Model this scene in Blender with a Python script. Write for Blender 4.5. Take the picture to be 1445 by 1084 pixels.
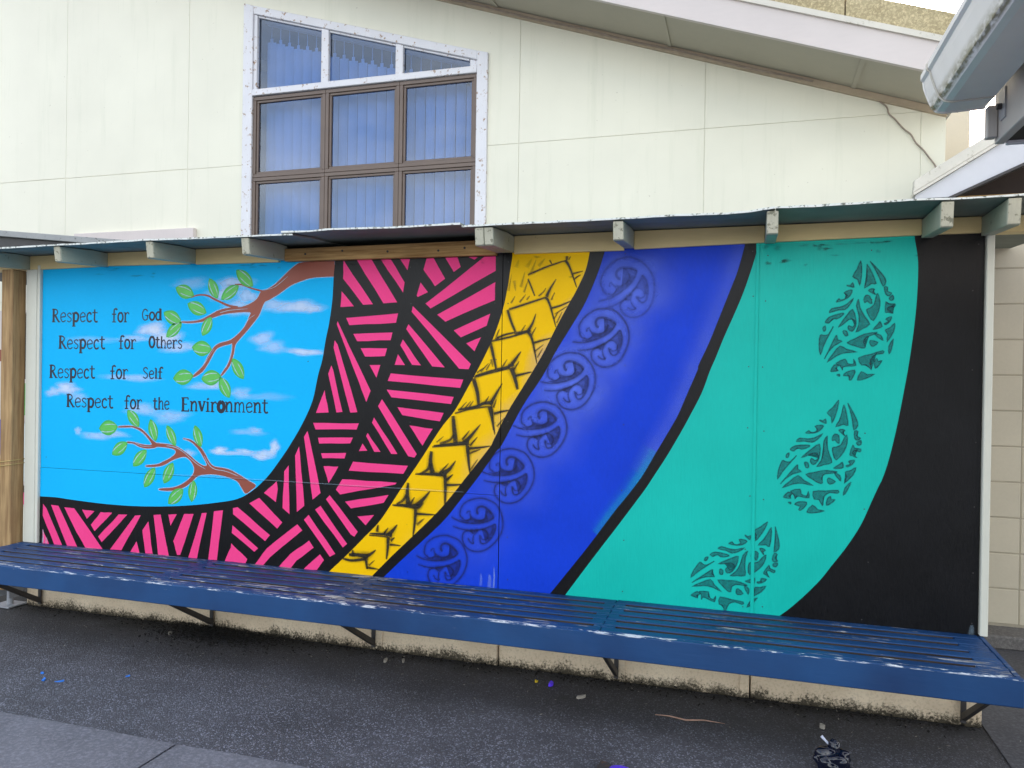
import bpy, bmesh, math, random
import numpy as np
from mathutils import Vector, Matrix
R = math.radians
random.seed(7)
S = bpy.context.scene
for o in list(bpy.data.objects): bpy.data.objects.remove(o)

# ------------------------------------------------------------------ camera, sky, sun, exposure
cam_d = bpy.data.cameras.new('camera'); cam = bpy.data.objects.new('camera', cam_d); S.collection.objects.link(cam); S.camera = cam
FOC, CX, CY, CZ, YAW, PITCH, ROLL = 1083.8475, 4.047, -3.6066, 1.4116, -0.2961, -0.0047, 0.0155
cam_d.sensor_fit = 'HORIZONTAL'; cam_d.sensor_width = 36.0; cam_d.lens = 36.0*FOC/1445.0
cam_d.clip_start = 0.05; cam_d.clip_end = 2000
_f = Vector((math.sin(YAW)*math.cos(PITCH), math.cos(YAW)*math.cos(PITCH), math.sin(PITCH)))
_r = Vector((math.cos(YAW), -math.sin(YAW), 0)); _u = _r.cross(_f)
_r2 = math.cos(ROLL)*_r + math.sin(ROLL)*_u; _u2 = -math.sin(ROLL)*_r + math.cos(ROLL)*_u
cam.matrix_world = Matrix(((_r2.x,_u2.x,-_f.x,CX),(_r2.y,_u2.y,-_f.y,CY),(_r2.z,_u2.z,-_f.z,CZ),(0,0,0,1)))

SUN_EL, SUN_AZ = R(33), R(10)          # azimuth measured from +Y (behind the wall) towards +X
world = bpy.data.worlds.new('World'); S.world = world; world.use_nodes = True
wn = world.node_tree; wn.nodes.clear()
sky = wn.nodes.new('ShaderNodeTexSky'); sky.sky_type = 'NISHITA'; sky.sun_disc = False
sky.sun_elevation = SUN_EL; sky.sun_rotation = SUN_AZ; sky.air_density = 1.0; sky.dust_density = 3.0; sky.ozone_density = 1.0
bg = wn.nodes.new('ShaderNodeBackground'); bg.inputs[1].default_value = 0.15
wo = wn.nodes.new('ShaderNodeOutputWorld'); 
# broken white cloud over the whole sky: cloud is the sky's own light with its blue taken out
tc = wn.nodes.new('ShaderNodeTexCoord'); mp = wn.nodes.new('ShaderNodeMapping'); mp.inputs['Scale'].default_value = (1,1,2.2); mp.inputs['Location'].default_value = (1.3,2.4,.7)
nz = wn.nodes.new('ShaderNodeTexNoise'); nz.inputs['Scale'].default_value = 1.7; nz.inputs['Detail'].default_value = 7; nz.inputs['Roughness'].default_value = .58
rm = wn.nodes.new('ShaderNodeMapRange'); rm.clamp = True; rm.inputs[1].default_value = .40; rm.inputs[2].default_value = .56
hs = wn.nodes.new('ShaderNodeHueSaturation'); hs.inputs['Saturation'].default_value = .10; hs.inputs['Value'].default_value = 1.5
mc = wn.nodes.new('ShaderNodeMix'); mc.data_type = 'RGBA'
wn.links.new(tc.outputs['Generated'], mp.inputs[0]); wn.links.new(mp.outputs[0], nz.inputs['Vector']); wn.links.new(nz.outputs[0], rm.inputs[0])
wn.links.new(sky.outputs[0], hs.inputs['Color']); wn.links.new(rm.outputs[0], mc.inputs[0]); wn.links.new(sky.outputs[0], mc.inputs[6]); wn.links.new(hs.outputs[0], mc.inputs[7])
wn.links.new(mc.outputs[2], bg.inputs[0]); wn.links.new(bg.outputs[0], wo.inputs[0])
sd = bpy.data.lights.new('sun', 'SUN'); sd.energy = 3.5; sd.angle = R(0.53); sd.color = (1.0, 0.94, 0.85)
sun = bpy.data.objects.new('sun', sd); S.collection.objects.link(sun)
_d = Vector((math.sin(SUN_AZ)*math.cos(SUN_EL), math.cos(SUN_AZ)*math.cos(SUN_EL), math.sin(SUN_EL)))
sun.location = _d*60; sun.rotation_euler = _d.to_track_quat('Z', 'Y').to_euler()
S.view_settings.view_transform = 'Standard'; S.view_settings.look = 'None'
S.view_settings.exposure = 1.75; S.view_settings.gamma = 1.0; S.view_settings.use_curve_mapping = False
S.view_settings.use_white_balance = True; S.view_settings.white_balance_temperature = 6600; S.view_settings.white_balance_tint = 10
S.cycles.max_bounces = 8; S.cycles.transparent_max_bounces = 24; S.cycles.use_denoising = True

# ------------------------------------------------------------------ outlines of the flat artwork, millimetres on the wall (x, z)
STRIPES=[[(2011,2029),(2185,1796),(2128,1794),(2009,1933)],[(2002,1866),(2075,1787),(1996,1784)],[(2088,2030),(2174,2028),(2323,1804),(2245,1800)],[(2227,2027),(2283,2026),(2363,1905),(2355,1854)],[(2337,2025),(2391,2024),(2378,1967)],[(2483,2024),(2522,2025),(2586,1919),(2531,1882),(2467,1967)],[(2452,1903),(2493,1853),(2437,1829),(2432,1838)],[(2585,2025),(2651,2025),(2669,1976),(2632,1952)],[(2710,2025),(2758,2023),(2742,2009)],[(2793,2023),(2853,2023),(2854,1952),(2509,1770),(2481,1795)],[(2853,1896),(2852,1807),(2591,1702),(2546,1738)],[(2829,1740),(2811,1681),(2675,1623),(2637,1658)],[(2782,1623),(2749,1554),(2705,1593)],[(2031,1726),(2329,1747),(2318,1699),(2050,1688)],[(2074,1642),(2299,1649),(2289,1609),(2097,1604)],[(2118,1567),(2270,1567),(2258,1527),(2144,1524)],[(2171,1480),(2233,1481),(2211,1415)],[(1981,1709),(2179,1346),(2155,1287),(2113,1385),(1976,1694)],[(1965,1609),(1983,1585),(2104,1233),(2063,1229),(1959,1569)],[(1947,1476),(1959,1450),(2017,1232),(1981,1228),(1929,1431)],[(1909,1344),(1935,1227),(1859,1222)],[(2411,1783),(2731,1490),(2719,1464),(2669,1466),(2405,1754)],[(2388,1691),(2591,1472),(2523,1476),(2376,1666)],[(2358,1613),(2461,1481),(2412,1483),(2344,1583)],[(2332,1537),(2372,1482),(2314,1482)],[(2293,1438),(2692,1412),(2676,1370),(2276,1399)],[(2271,1354),(2642,1324),(2628,1288),(2298,1315)],[(2333,1265),(2589,1242),(2569,1199),(2361,1225)],[(2402,1173),(2531,1160),(2476,1072)],[(1843,1169),(2114,1175),(2101,1142),(1858,1134)],[(1873,1091),(2080,1099),(2065,1068),(1881,1060)],[(1893,1009),(2042,1017),(2033,988),(1902,983)],[(1909,941),(1997,943),(1940,853)],[(1809,1124),(1818,1098),(1894,798),(1847,760),(1788,1092)],[(1759,1040),(1766,991),(1797,724),(1752,688),(1736,990)],[(1697,935),(1707,673),(1664,703),(1670,902)],[(2245,1304),(2445,1028),(2432,1010),(2398,1015),(2223,1267)],[(2201,1208),(2337,1024),(2302,1023),(2190,1181)],[(2166,1126),(2241,1031),(2205,1030),(2157,1110)],[(2137,1070),(2165,1034),(2117,1030)],[(2083,973),(2397,966),(2372,924),(2059,925)],[(2021,877),(2073,879),(2335,876),(2327,867),(2011,797),(1985,821)],[(2291,811),(2264,769),(2075,728),(2041,761)],[(2210,702),(2162,645),(2114,688)],[(1949,789),(2117,608),(2098,581),(2077,590),(1927,767)],[(1895,730),(2056,540),(2031,519),(1863,708)],[(1824,677),(1987,482),(1955,464),(1796,649)],[(1756,622),(1787,592),(1589,431),(1547,385),(1491,380),(1570,479)],[(1829,540),(1857,505),(1754,427),(1720,385),(1645,383),(1717,461)],[(1896,472),(1920,444),(1879,388),(1796,383)],[(1625,847),(1632,804),(1621,733),(1546,778)],[(1516,750),(1663,626),(1632,590),(1454,716)],[(1379,690),(1587,551),(1557,517),(1350,650),(1349,683)],[(1348,588),(1514,474),(1489,453),(1343,546)],[(1341,488),(1446,409),(1434,386),(1301,386),(1338,463)],[(1225,658),(1284,667),(1249,388),(1191,385)],[(1145,642),(1177,646),(1116,385),(1057,383)],[(1026,630),(1090,634),(1003,396),(982,395),(955,471)],[(918,619),(976,625),(934,557)],[(816,610),(865,616),(926,383),(851,384)],[(780,571),(813,388),(762,386),(739,517)],[(699,450),(721,386),(654,384)],[(727,603),(591,390),(509,388),(686,598)],[(569,597),(630,600),(448,426),(422,457)],[(438,602),(522,604),(395,487),(367,522)],[(300,608),(392,604),(337,556)],[(167,613),(241,612),(457,384),(330,381),(261,471)],[(65,622),(122,619),(268,384),(193,382)],[(4,624),(32,596),(156,381),(96,379),(2,553)],[(2,470),(54,385),(4,384)]]
CURVES={'sky_r':[(1958,2040),(1959,2018),(1953,1947),(1947,1823),(1930,1700),(1912,1617),(1892,1505),(1868,1422),(1836,1285),(1778,1164),(1706,1049),(1639,957),(1563,865),(1477,790),(1378,736),(1237,706),(1067,681),(908,665),(730,654),(579,651),(413,653),(197,663),(91,669),(-21,667)],'yel_l':[(2938,2037),(2938,2015),(2927,1940),(2918,1875),(2894,1760),(2856,1645),(2826,1577),(2781,1488),(2721,1380),(2649,1257),(2572,1160),(2467,1001),(2360,846),(2250,682),(2162,589),(2051,478),(1932,367)],'yel_r':[(3324,2048),(3323,2024),(3304,1939),(3262,1847),(3230,1790),(3164,1668),(3097,1535),(3010,1391),(2932,1265),(2858,1119),(2835,1076),(2723,934),(2630,816),(2547,723),(2420,599),(2310,493),(2206,387)],'blu_l':[(3401,2045),(3394,2022),(3365,1929),(3306,1788),(3241,1677),(3166,1555),(3099,1431),(3003,1286),(2900,1094),(2870,1058),(2786,938),(2683,804),(2601,702),(2494,598),(2366,478),(2263,378)],'blu_r':[(4030,2055),(4029,2029),(4001,1919),(3972,1839),(3925,1712),(3880,1593),(3837,1496),(3832,1470),(3789,1365),(3749,1266),(3705,1183),(3649,1083),(3601,995),(3566,940),(3504,856),(3461,800),(3339,627),(3234,487),(3155,383)],'tea_l':[(4084,2053),(4082,2021),(4074,1974),(4036,1848),(4001,1753),(3948,1625),(3912,1529),(3888,1470),(3852,1366),(3797,1252),(3754,1169),(3698,1068),(3653,994),(3609,922),(3570,865),(3476,731),(3377,593),(3296,478),(3225,376)],'tea_r':[(4719,2064),(4719,2037),(4733,1938),(4731,1782),(4720,1639),(4703,1494),(4685,1374),(4661,1228),(4633,1093),(4610,1014),(4597,983),(4572,921),(4530,814),(4475,715),(4414,624),(4371,561),(4312,491),(4245,421),(4184,368)]}
KORUS=[[([(3422,1825),(3399,1832),(3382,1865),(3380,1897),(3399,1939),(3435,1976),(3472,1992),(3516,1998),(3562,1979),(3599,1947),(3623,1905),(3631,1860),(3629,1817),(3616,1772),(3591,1738),(3556,1718),(3520,1717),(3489,1734),(3474,1762),(3478,1784),(3497,1798),(3516,1795)],7.6,0.38),([(3416,1827),(3437,1826),(3453,1842),(3451,1857),(3431,1876)],6.1,0.38),([(3422,1859),(3422,1875),(3434,1883)],5.1,0.37),([(3368,1793),(3403,1800),(3441,1813),(3484,1841),(3521,1875),(3542,1908),(3550,1936)],6.6,0.41),([(3550,1936),(3521,1946),(3484,1949),(3459,1939),(3452,1919),(3462,1900),(3474,1898)],10.1,0.46),([(3448,1862),(3478,1865),(3504,1880),(3515,1904),(3512,1922)],6.6,0.37),([(3457,1848),(3489,1861),(3517,1889),(3530,1914)],13.2,0.25),([(3404,1760),(3452,1776),(3495,1804),(3535,1844),(3560,1881),(3574,1913)],6.6,0.37),([(3574,1913),(3589,1896),(3599,1867),(3602,1831),(3594,1797),(3577,1784),(3558,1797),(3547,1816)],7.1,0.42),([(3573,1897),(3588,1864),(3589,1822)],11.1,0.21),([(3522,1784),(3522,1803),(3527,1828),(3541,1848),(3563,1852),(3582,1838),(3586,1816),(3569,1804),(3553,1812)],5.6,0.34),([(3492,1798),(3508,1812),(3524,1830)],11.1,0.34),([(3506,1762),(3528,1751),(3549,1756)],6.1,0.43),([(3549,1756),(3533,1769),(3524,1787)],5.6,0.43)],[([(3306,1616),(3286,1629),(3278,1664),(3285,1694),(3314,1728),(3357,1753),(3396,1758),(3440,1752),(3478,1722),(3505,1682),(3517,1638),(3514,1594),(3500,1555),(3477,1515),(3444,1490),(3405,1481),(3371,1490),(3346,1514),(3339,1544),(3348,1564),(3370,1572),(3387,1564)],7.3,0.62),([(3301,1620),(3320,1614),(3340,1624),(3342,1639),(3327,1661)],5.8,0.62),([(3315,1648),(3318,1663),(3332,1668)],4.9,0.6),([(3246,1601),(3281,1598),(3321,1600),(3369,1615),(3413,1637),(3441,1662),(3456,1685)],6.3,0.66),([(3456,1685),(3431,1703),(3397,1715),(3370,1712),(3358,1696),(3363,1676),(3374,1670)],9.7,0.75),([(3339,1644),(3369,1639),(3398,1646),(3414,1666),(3417,1683)],6.3,0.6),([(3345,1629),(3379,1633),(3412,1651),(3431,1671)],12.7,0.4),([(3272,1560),(3321,1563),(3370,1578),(3418,1604),(3451,1632),(3473,1658)],6.3,0.6),([(3473,1658),(3482,1638),(3485,1609),(3478,1574),(3462,1545),(3443,1537),(3428,1554),(3422,1575)],6.8,0.68),([(3468,1643),(3473,1609),(3464,1569)],10.7,0.34),([(3391,1552),(3395,1569),(3406,1591),(3425,1606),(3447,1604),(3462,1587),(3459,1564),(3440,1558),(3427,1569)],5.4,0.55),([(3365,1573),(3384,1582),(3404,1594)],10.7,0.55),([(3370,1535),(3388,1520),(3409,1519)],5.8,0.7),([(3409,1519),(3397,1534),(3393,1554)],5.4,0.7)],[([(3149,1417),(3130,1432),(3126,1466),(3136,1495),(3168,1526),(3214,1546),(3253,1548),(3295,1538),(3331,1505),(3354,1464),(3361,1420),(3354,1377),(3336,1339),(3309,1303),(3274,1281),(3234,1276),(3201,1287),(3179,1314),(3174,1344),(3186,1362),(3208,1368),(3224,1359)],7.1,0.65),([(3144,1421),(3163,1414),(3183,1422),(3187,1436),(3174,1459)],5.7,0.65),([(3161,1447),(3166,1462),(3180,1465)],4.7,0.63),([(3089,1408),(3123,1402),(3162,1400),(3212,1410),(3257,1428),(3288,1450),(3305,1471)],6.2,0.69),([(3305,1471),(3282,1491),(3249,1506),(3222,1505),(3209,1490),(3212,1470),(3222,1464)],9.5,0.79),([(3185,1441),(3214,1434),(3243,1438),(3262,1456),(3266,1473)],6.2,0.63),([(3189,1426),(3223,1427),(3258,1442),(3279,1459)],12.3,0.42),([(3110,1366),(3159,1364),(3209,1374),(3259,1395),(3295,1420),(3319,1443)],6.2,0.63),([(3319,1443),(3326,1423),(3326,1394),(3316,1361),(3297,1333),(3277,1327),(3265,1346),(3260,1366)],6.6,0.71),([(3313,1429),(3314,1395),(3302,1357)],10.4,0.36),([(3227,1346),(3233,1363),(3246,1384),(3266,1397),(3288,1392),(3301,1374),(3296,1353),(3277,1348),(3265,1360)],5.2,0.58),([(3203,1370),(3223,1376),(3244,1387)],10.4,0.58),([(3204,1332),(3221,1315),(3241,1312)],5.7,0.73),([(3241,1312),(3232,1329),(3229,1349)],5.2,0.73)],[([(3015,1192),(2999,1208),(2999,1242),(3013,1269),(3049,1295),(3097,1309),(3135,1306),(3176,1291),(3206,1255),(3223,1212),(3225,1168),(3211,1127),(3189,1092),(3158,1060),(3120,1043),(3081,1043),(3049,1058),(3031,1087),(3031,1116),(3044,1133),(3067,1136),(3082,1125)],6.9,0.68),([(3011,1196),(3029,1186),(3050,1191),(3056,1205),(3046,1229)],5.5,0.68),([(3032,1219),(3038,1233),(3052,1234)],4.6,0.66),([(2955,1190),(2988,1179),(3026,1173),(3076,1177),(3123,1189),(3157,1206),(3176,1225)],6.0,0.73),([(3176,1225),(3156,1247),(3126,1266),(3100,1268),(3084,1255),(3085,1236),(3094,1228)],9.2,0.83),([(3054,1210),(3082,1200),(3111,1200),(3132,1215),(3138,1231)],6.0,0.66),([(3056,1195),(3090,1192),(3126,1202),(3149,1216)],12.0,0.44),([(2970,1146),(3018,1138),(3069,1142),(3121,1156),(3160,1176),(3186,1196)],6.0,0.66),([(3186,1196),(3191,1175),(3187,1147),(3173,1115),(3150,1091),(3130,1088),(3120,1107),(3119,1128)],6.4,0.75),([(3178,1183),(3175,1149),(3158,1114)],10.1,0.37),([(3083,1113),(3091,1128),(3107,1147),(3128,1157),(3149,1150),(3159,1131),(3152,1110),(3132,1108),(3122,1122)],5.1,0.61),([(3063,1138),(3083,1142),(3105,1150)],10.1,0.61),([(3058,1102),(3072,1083),(3092,1078)],5.5,0.77),([(3092,1078),(3085,1095),(3085,1115)],5.1,0.77)],[([(2854,959),(2838,976),(2839,1010),(2854,1037),(2892,1063),(2940,1076),(2979,1072),(3020,1056),(3050,1019),(3065,976),(3065,932),(3050,891),(3027,857),(2994,825),(2955,809),(2915,809),(2884,825),(2866,854),(2867,884),(2881,900),(2904,902),(2919,892)],6.8,0.68),([(2850,964),(2867,954),(2889,959),(2895,972),(2887,997)],5.5,0.68),([(2871,987),(2878,1000),(2893,1002)],4.6,0.66),([(2792,959),(2825,948),(2864,941),(2915,943),(2963,954),(2998,972),(3018,990)],5.9,0.73),([(3018,990),(2998,1012),(2969,1032),(2942,1035),(2926,1022),(2926,1002),(2935,995)],9.1,0.83),([(2894,977),(2921,966),(2951,966),(2973,981),(2979,997)],5.9,0.66),([(2895,962),(2929,958),(2967,968),(2990,982)],11.8,0.44),([(2806,914),(2855,906),(2906,909),(2960,922),(2999,941),(3027,960)],5.9,0.66),([(3027,960),(3031,940),(3026,911),(3011,880),(2987,856),(2966,853),(2957,873),(2956,894)],6.4,0.75),([(3018,948),(3015,914),(2995,879)],10.0,0.37),([(2919,879),(2928,894),(2945,913),(2967,923),(2988,915),(2997,896),(2989,875),(2969,873),(2959,887)],5.0,0.61),([(2900,905),(2921,909),(2943,916)],10.0,0.61),([(2894,868),(2908,849),(2928,844)],5.5,0.77),([(2928,844),(2921,861),(2922,881)],5.0,0.77)],[([(2700,716),(2685,734),(2691,768),(2708,793),(2748,815),(2798,824),(2836,817),(2875,798),(2900,759),(2911,714),(2907,671),(2888,631),(2861,599),(2824,570),(2784,558),(2744,561),(2715,580),(2701,610),(2704,640),(2720,655),(2744,655),(2757,643)],6.7,0.71),([(2696,721),(2713,709),(2734,712),(2742,725),(2736,750)],5.3,0.71),([(2720,742),(2728,754),(2743,755)],4.5,0.69),([(2639,721),(2670,707),(2708,697),(2759,695),(2808,702),(2844,716),(2866,732)],5.8,0.76),([(2866,732),(2849,756),(2821,778),(2795,783),(2778,772),(2776,752),(2784,744)],8.9,0.86),([(2741,730),(2767,717),(2797,714),(2820,727),(2828,742)],5.8,0.69),([(2741,715),(2774,708),(2812,714),(2837,726)],11.6,0.46),([(2647,675),(2695,663),(2746,661),(2801,670),(2842,686),(2872,702)],5.8,0.69),([(2872,702),(2874,681),(2866,654),(2847,624),(2821,602),(2800,601),(2793,621),(2794,642)],6.2,0.78),([(2862,690),(2855,657),(2832,624)],9.8,0.39),([(2756,631),(2767,645),(2785,662),(2808,670),(2828,661),(2836,641),(2826,621),(2805,621),(2797,635)],4.9,0.63),([(2740,658),(2761,660),(2784,665)],9.8,0.63),([(2730,622),(2742,602),(2761,595)],5.3,0.8),([(2761,595),(2756,613),(2759,632)],4.9,0.8)],[([(2511,511),(2496,527),(2499,562),(2516,588),(2555,613),(2605,625),(2644,620),(2684,604),(2712,567),(2726,523),(2723,480),(2706,439),(2681,406),(2645,375),(2605,359),(2565,360),(2534,377),(2518,406),(2520,435),(2536,452),(2559,453),(2574,442)],6.6,0.71),([(2508,515),(2525,505),(2547,509),(2554,523),(2546,547)],5.3,0.71),([(2530,538),(2538,551),(2553,552)],4.4,0.69),([(2449,511),(2482,499),(2521,492),(2572,494),(2622,504),(2657,520),(2679,538)],5.7,0.76),([(2679,538),(2660,560),(2631,580),(2604,584),(2588,572),(2586,552),(2595,544)],8.8,0.86),([(2553,528),(2580,516),(2610,516),(2633,530),(2640,546)],5.7,0.69),([(2553,513),(2587,508),(2626,517),(2650,530)],11.4,0.46),([(2461,467),(2509,457),(2561,459),(2616,472),(2658,490),(2687,509)],5.7,0.69),([(2687,509),(2690,488),(2683,460),(2666,429),(2640,406),(2619,403),(2611,423),(2611,444)],6.1,0.78),([(2677,496),(2671,463),(2650,428)],9.6,0.39),([(2573,430),(2583,445),(2601,463),(2624,472),(2644,465),(2653,445),(2644,425),(2623,423),(2614,437)],4.8,0.63),([(2555,456),(2576,459),(2599,466)],9.6,0.63),([(2547,420),(2560,401),(2580,395)],5.3,0.8),([(2580,395),(2574,412),(2576,432)],4.8,0.8)]]
KFILL=[[([(3551,1935),(3521,1946),(3485,1948),(3504,1942),(3514,1923),(3514,1900),(3506,1882),(3478,1863),(3456,1858),(3452,1846),(3437,1825),(3419,1818),(3406,1809),(3441,1814),(3484,1841),(3521,1875),(3542,1908)],0.31),([(3574,1912),(3589,1895),(3598,1867),(3600,1831),(3593,1801),(3590,1833),(3581,1847),(3562,1856),(3540,1852),(3525,1833),(3519,1808),(3517,1795),(3497,1798),(3475,1785),(3495,1804),(3535,1844),(3560,1881)],0.26)],[([(3457,1685),(3431,1703),(3397,1714),(3414,1703),(3419,1683),(3412,1662),(3400,1647),(3369,1637),(3347,1638),(3340,1628),(3320,1613),(3301,1611),(3286,1606),(3321,1601),(3369,1615),(3413,1637),(3441,1662)],0.5),([(3473,1657),(3482,1637),(3484,1609),(3477,1575),(3462,1549),(3467,1579),(3462,1595),(3447,1608),(3425,1611),(3406,1597),(3393,1575),(3389,1563),(3370,1572),(3346,1565),(3370,1578),(3418,1604),(3451,1632)],0.42)],[([(3306,1471),(3282,1491),(3249,1505),(3265,1492),(3268,1472),(3259,1453),(3246,1439),(3214,1432),(3192,1435),(3184,1425),(3163,1413),(3143,1413),(3128,1409),(3162,1401),(3212,1410),(3257,1428),(3288,1450)],0.53),([(3319,1442),(3326,1422),(3325,1394),(3315,1362),(3298,1337),(3306,1366),(3302,1382),(3288,1396),(3267,1401),(3246,1389),(3232,1369),(3226,1358),(3208,1368),(3183,1364),(3209,1374),(3259,1395),(3295,1420)],0.44)],[([(3177,1224),(3156,1247),(3126,1264),(3140,1250),(3140,1231),(3129,1212),(3114,1201),(3081,1197),(3060,1203),(3051,1195),(3029,1185),(3009,1187),(2994,1186),(3026,1174),(3076,1177),(3123,1189),(3157,1206)],0.55),([(3186,1195),(3191,1174),(3186,1147),(3172,1117),(3151,1095),(3163,1122),(3162,1138),(3150,1154),(3129,1161),(3108,1152),(3090,1134),(3083,1124),(3067,1136),(3042,1135),(3069,1142),(3121,1156),(3160,1176)],0.46)],[([(3019,989),(2998,1012),(2968,1030),(2982,1016),(2981,996),(2969,978),(2954,967),(2921,964),(2900,970),(2890,962),(2867,953),(2848,955),(2832,954),(2864,941),(2915,943),(2963,954),(2998,972)],0.55),([(3027,960),(3031,939),(3025,911),(3009,881),(2988,860),(3001,887),(3000,903),(2989,919),(2968,927),(2946,918),(2928,900),(2920,890),(2904,903),(2879,902),(2906,909),(2960,922),(2999,941)],0.46)],[([(2867,731),(2849,756),(2821,776),(2833,761),(2830,742),(2816,725),(2800,715),(2766,715),(2746,723),(2736,716),(2712,708),(2693,712),(2677,712),(2708,697),(2759,695),(2808,702),(2844,716)],0.57),([(2872,701),(2873,680),(2865,654),(2846,625),(2822,606),(2838,632),(2839,648),(2829,665),(2810,674),(2787,667),(2767,651),(2758,642),(2744,656),(2719,657),(2746,661),(2801,670),(2842,686)],0.48)],[([(2680,537),(2660,560),(2631,579),(2644,565),(2642,545),(2629,527),(2613,517),(2579,514),(2558,520),(2548,513),(2524,504),(2505,507),(2489,506),(2521,493),(2572,494),(2622,504),(2657,520)],0.57),([(2686,508),(2689,487),(2682,460),(2665,431),(2642,409),(2656,437),(2657,453),(2645,468),(2625,476),(2602,468),(2583,451),(2575,441),(2559,454),(2534,453),(2561,459),(2616,472),(2658,490)],0.48)]]
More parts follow.
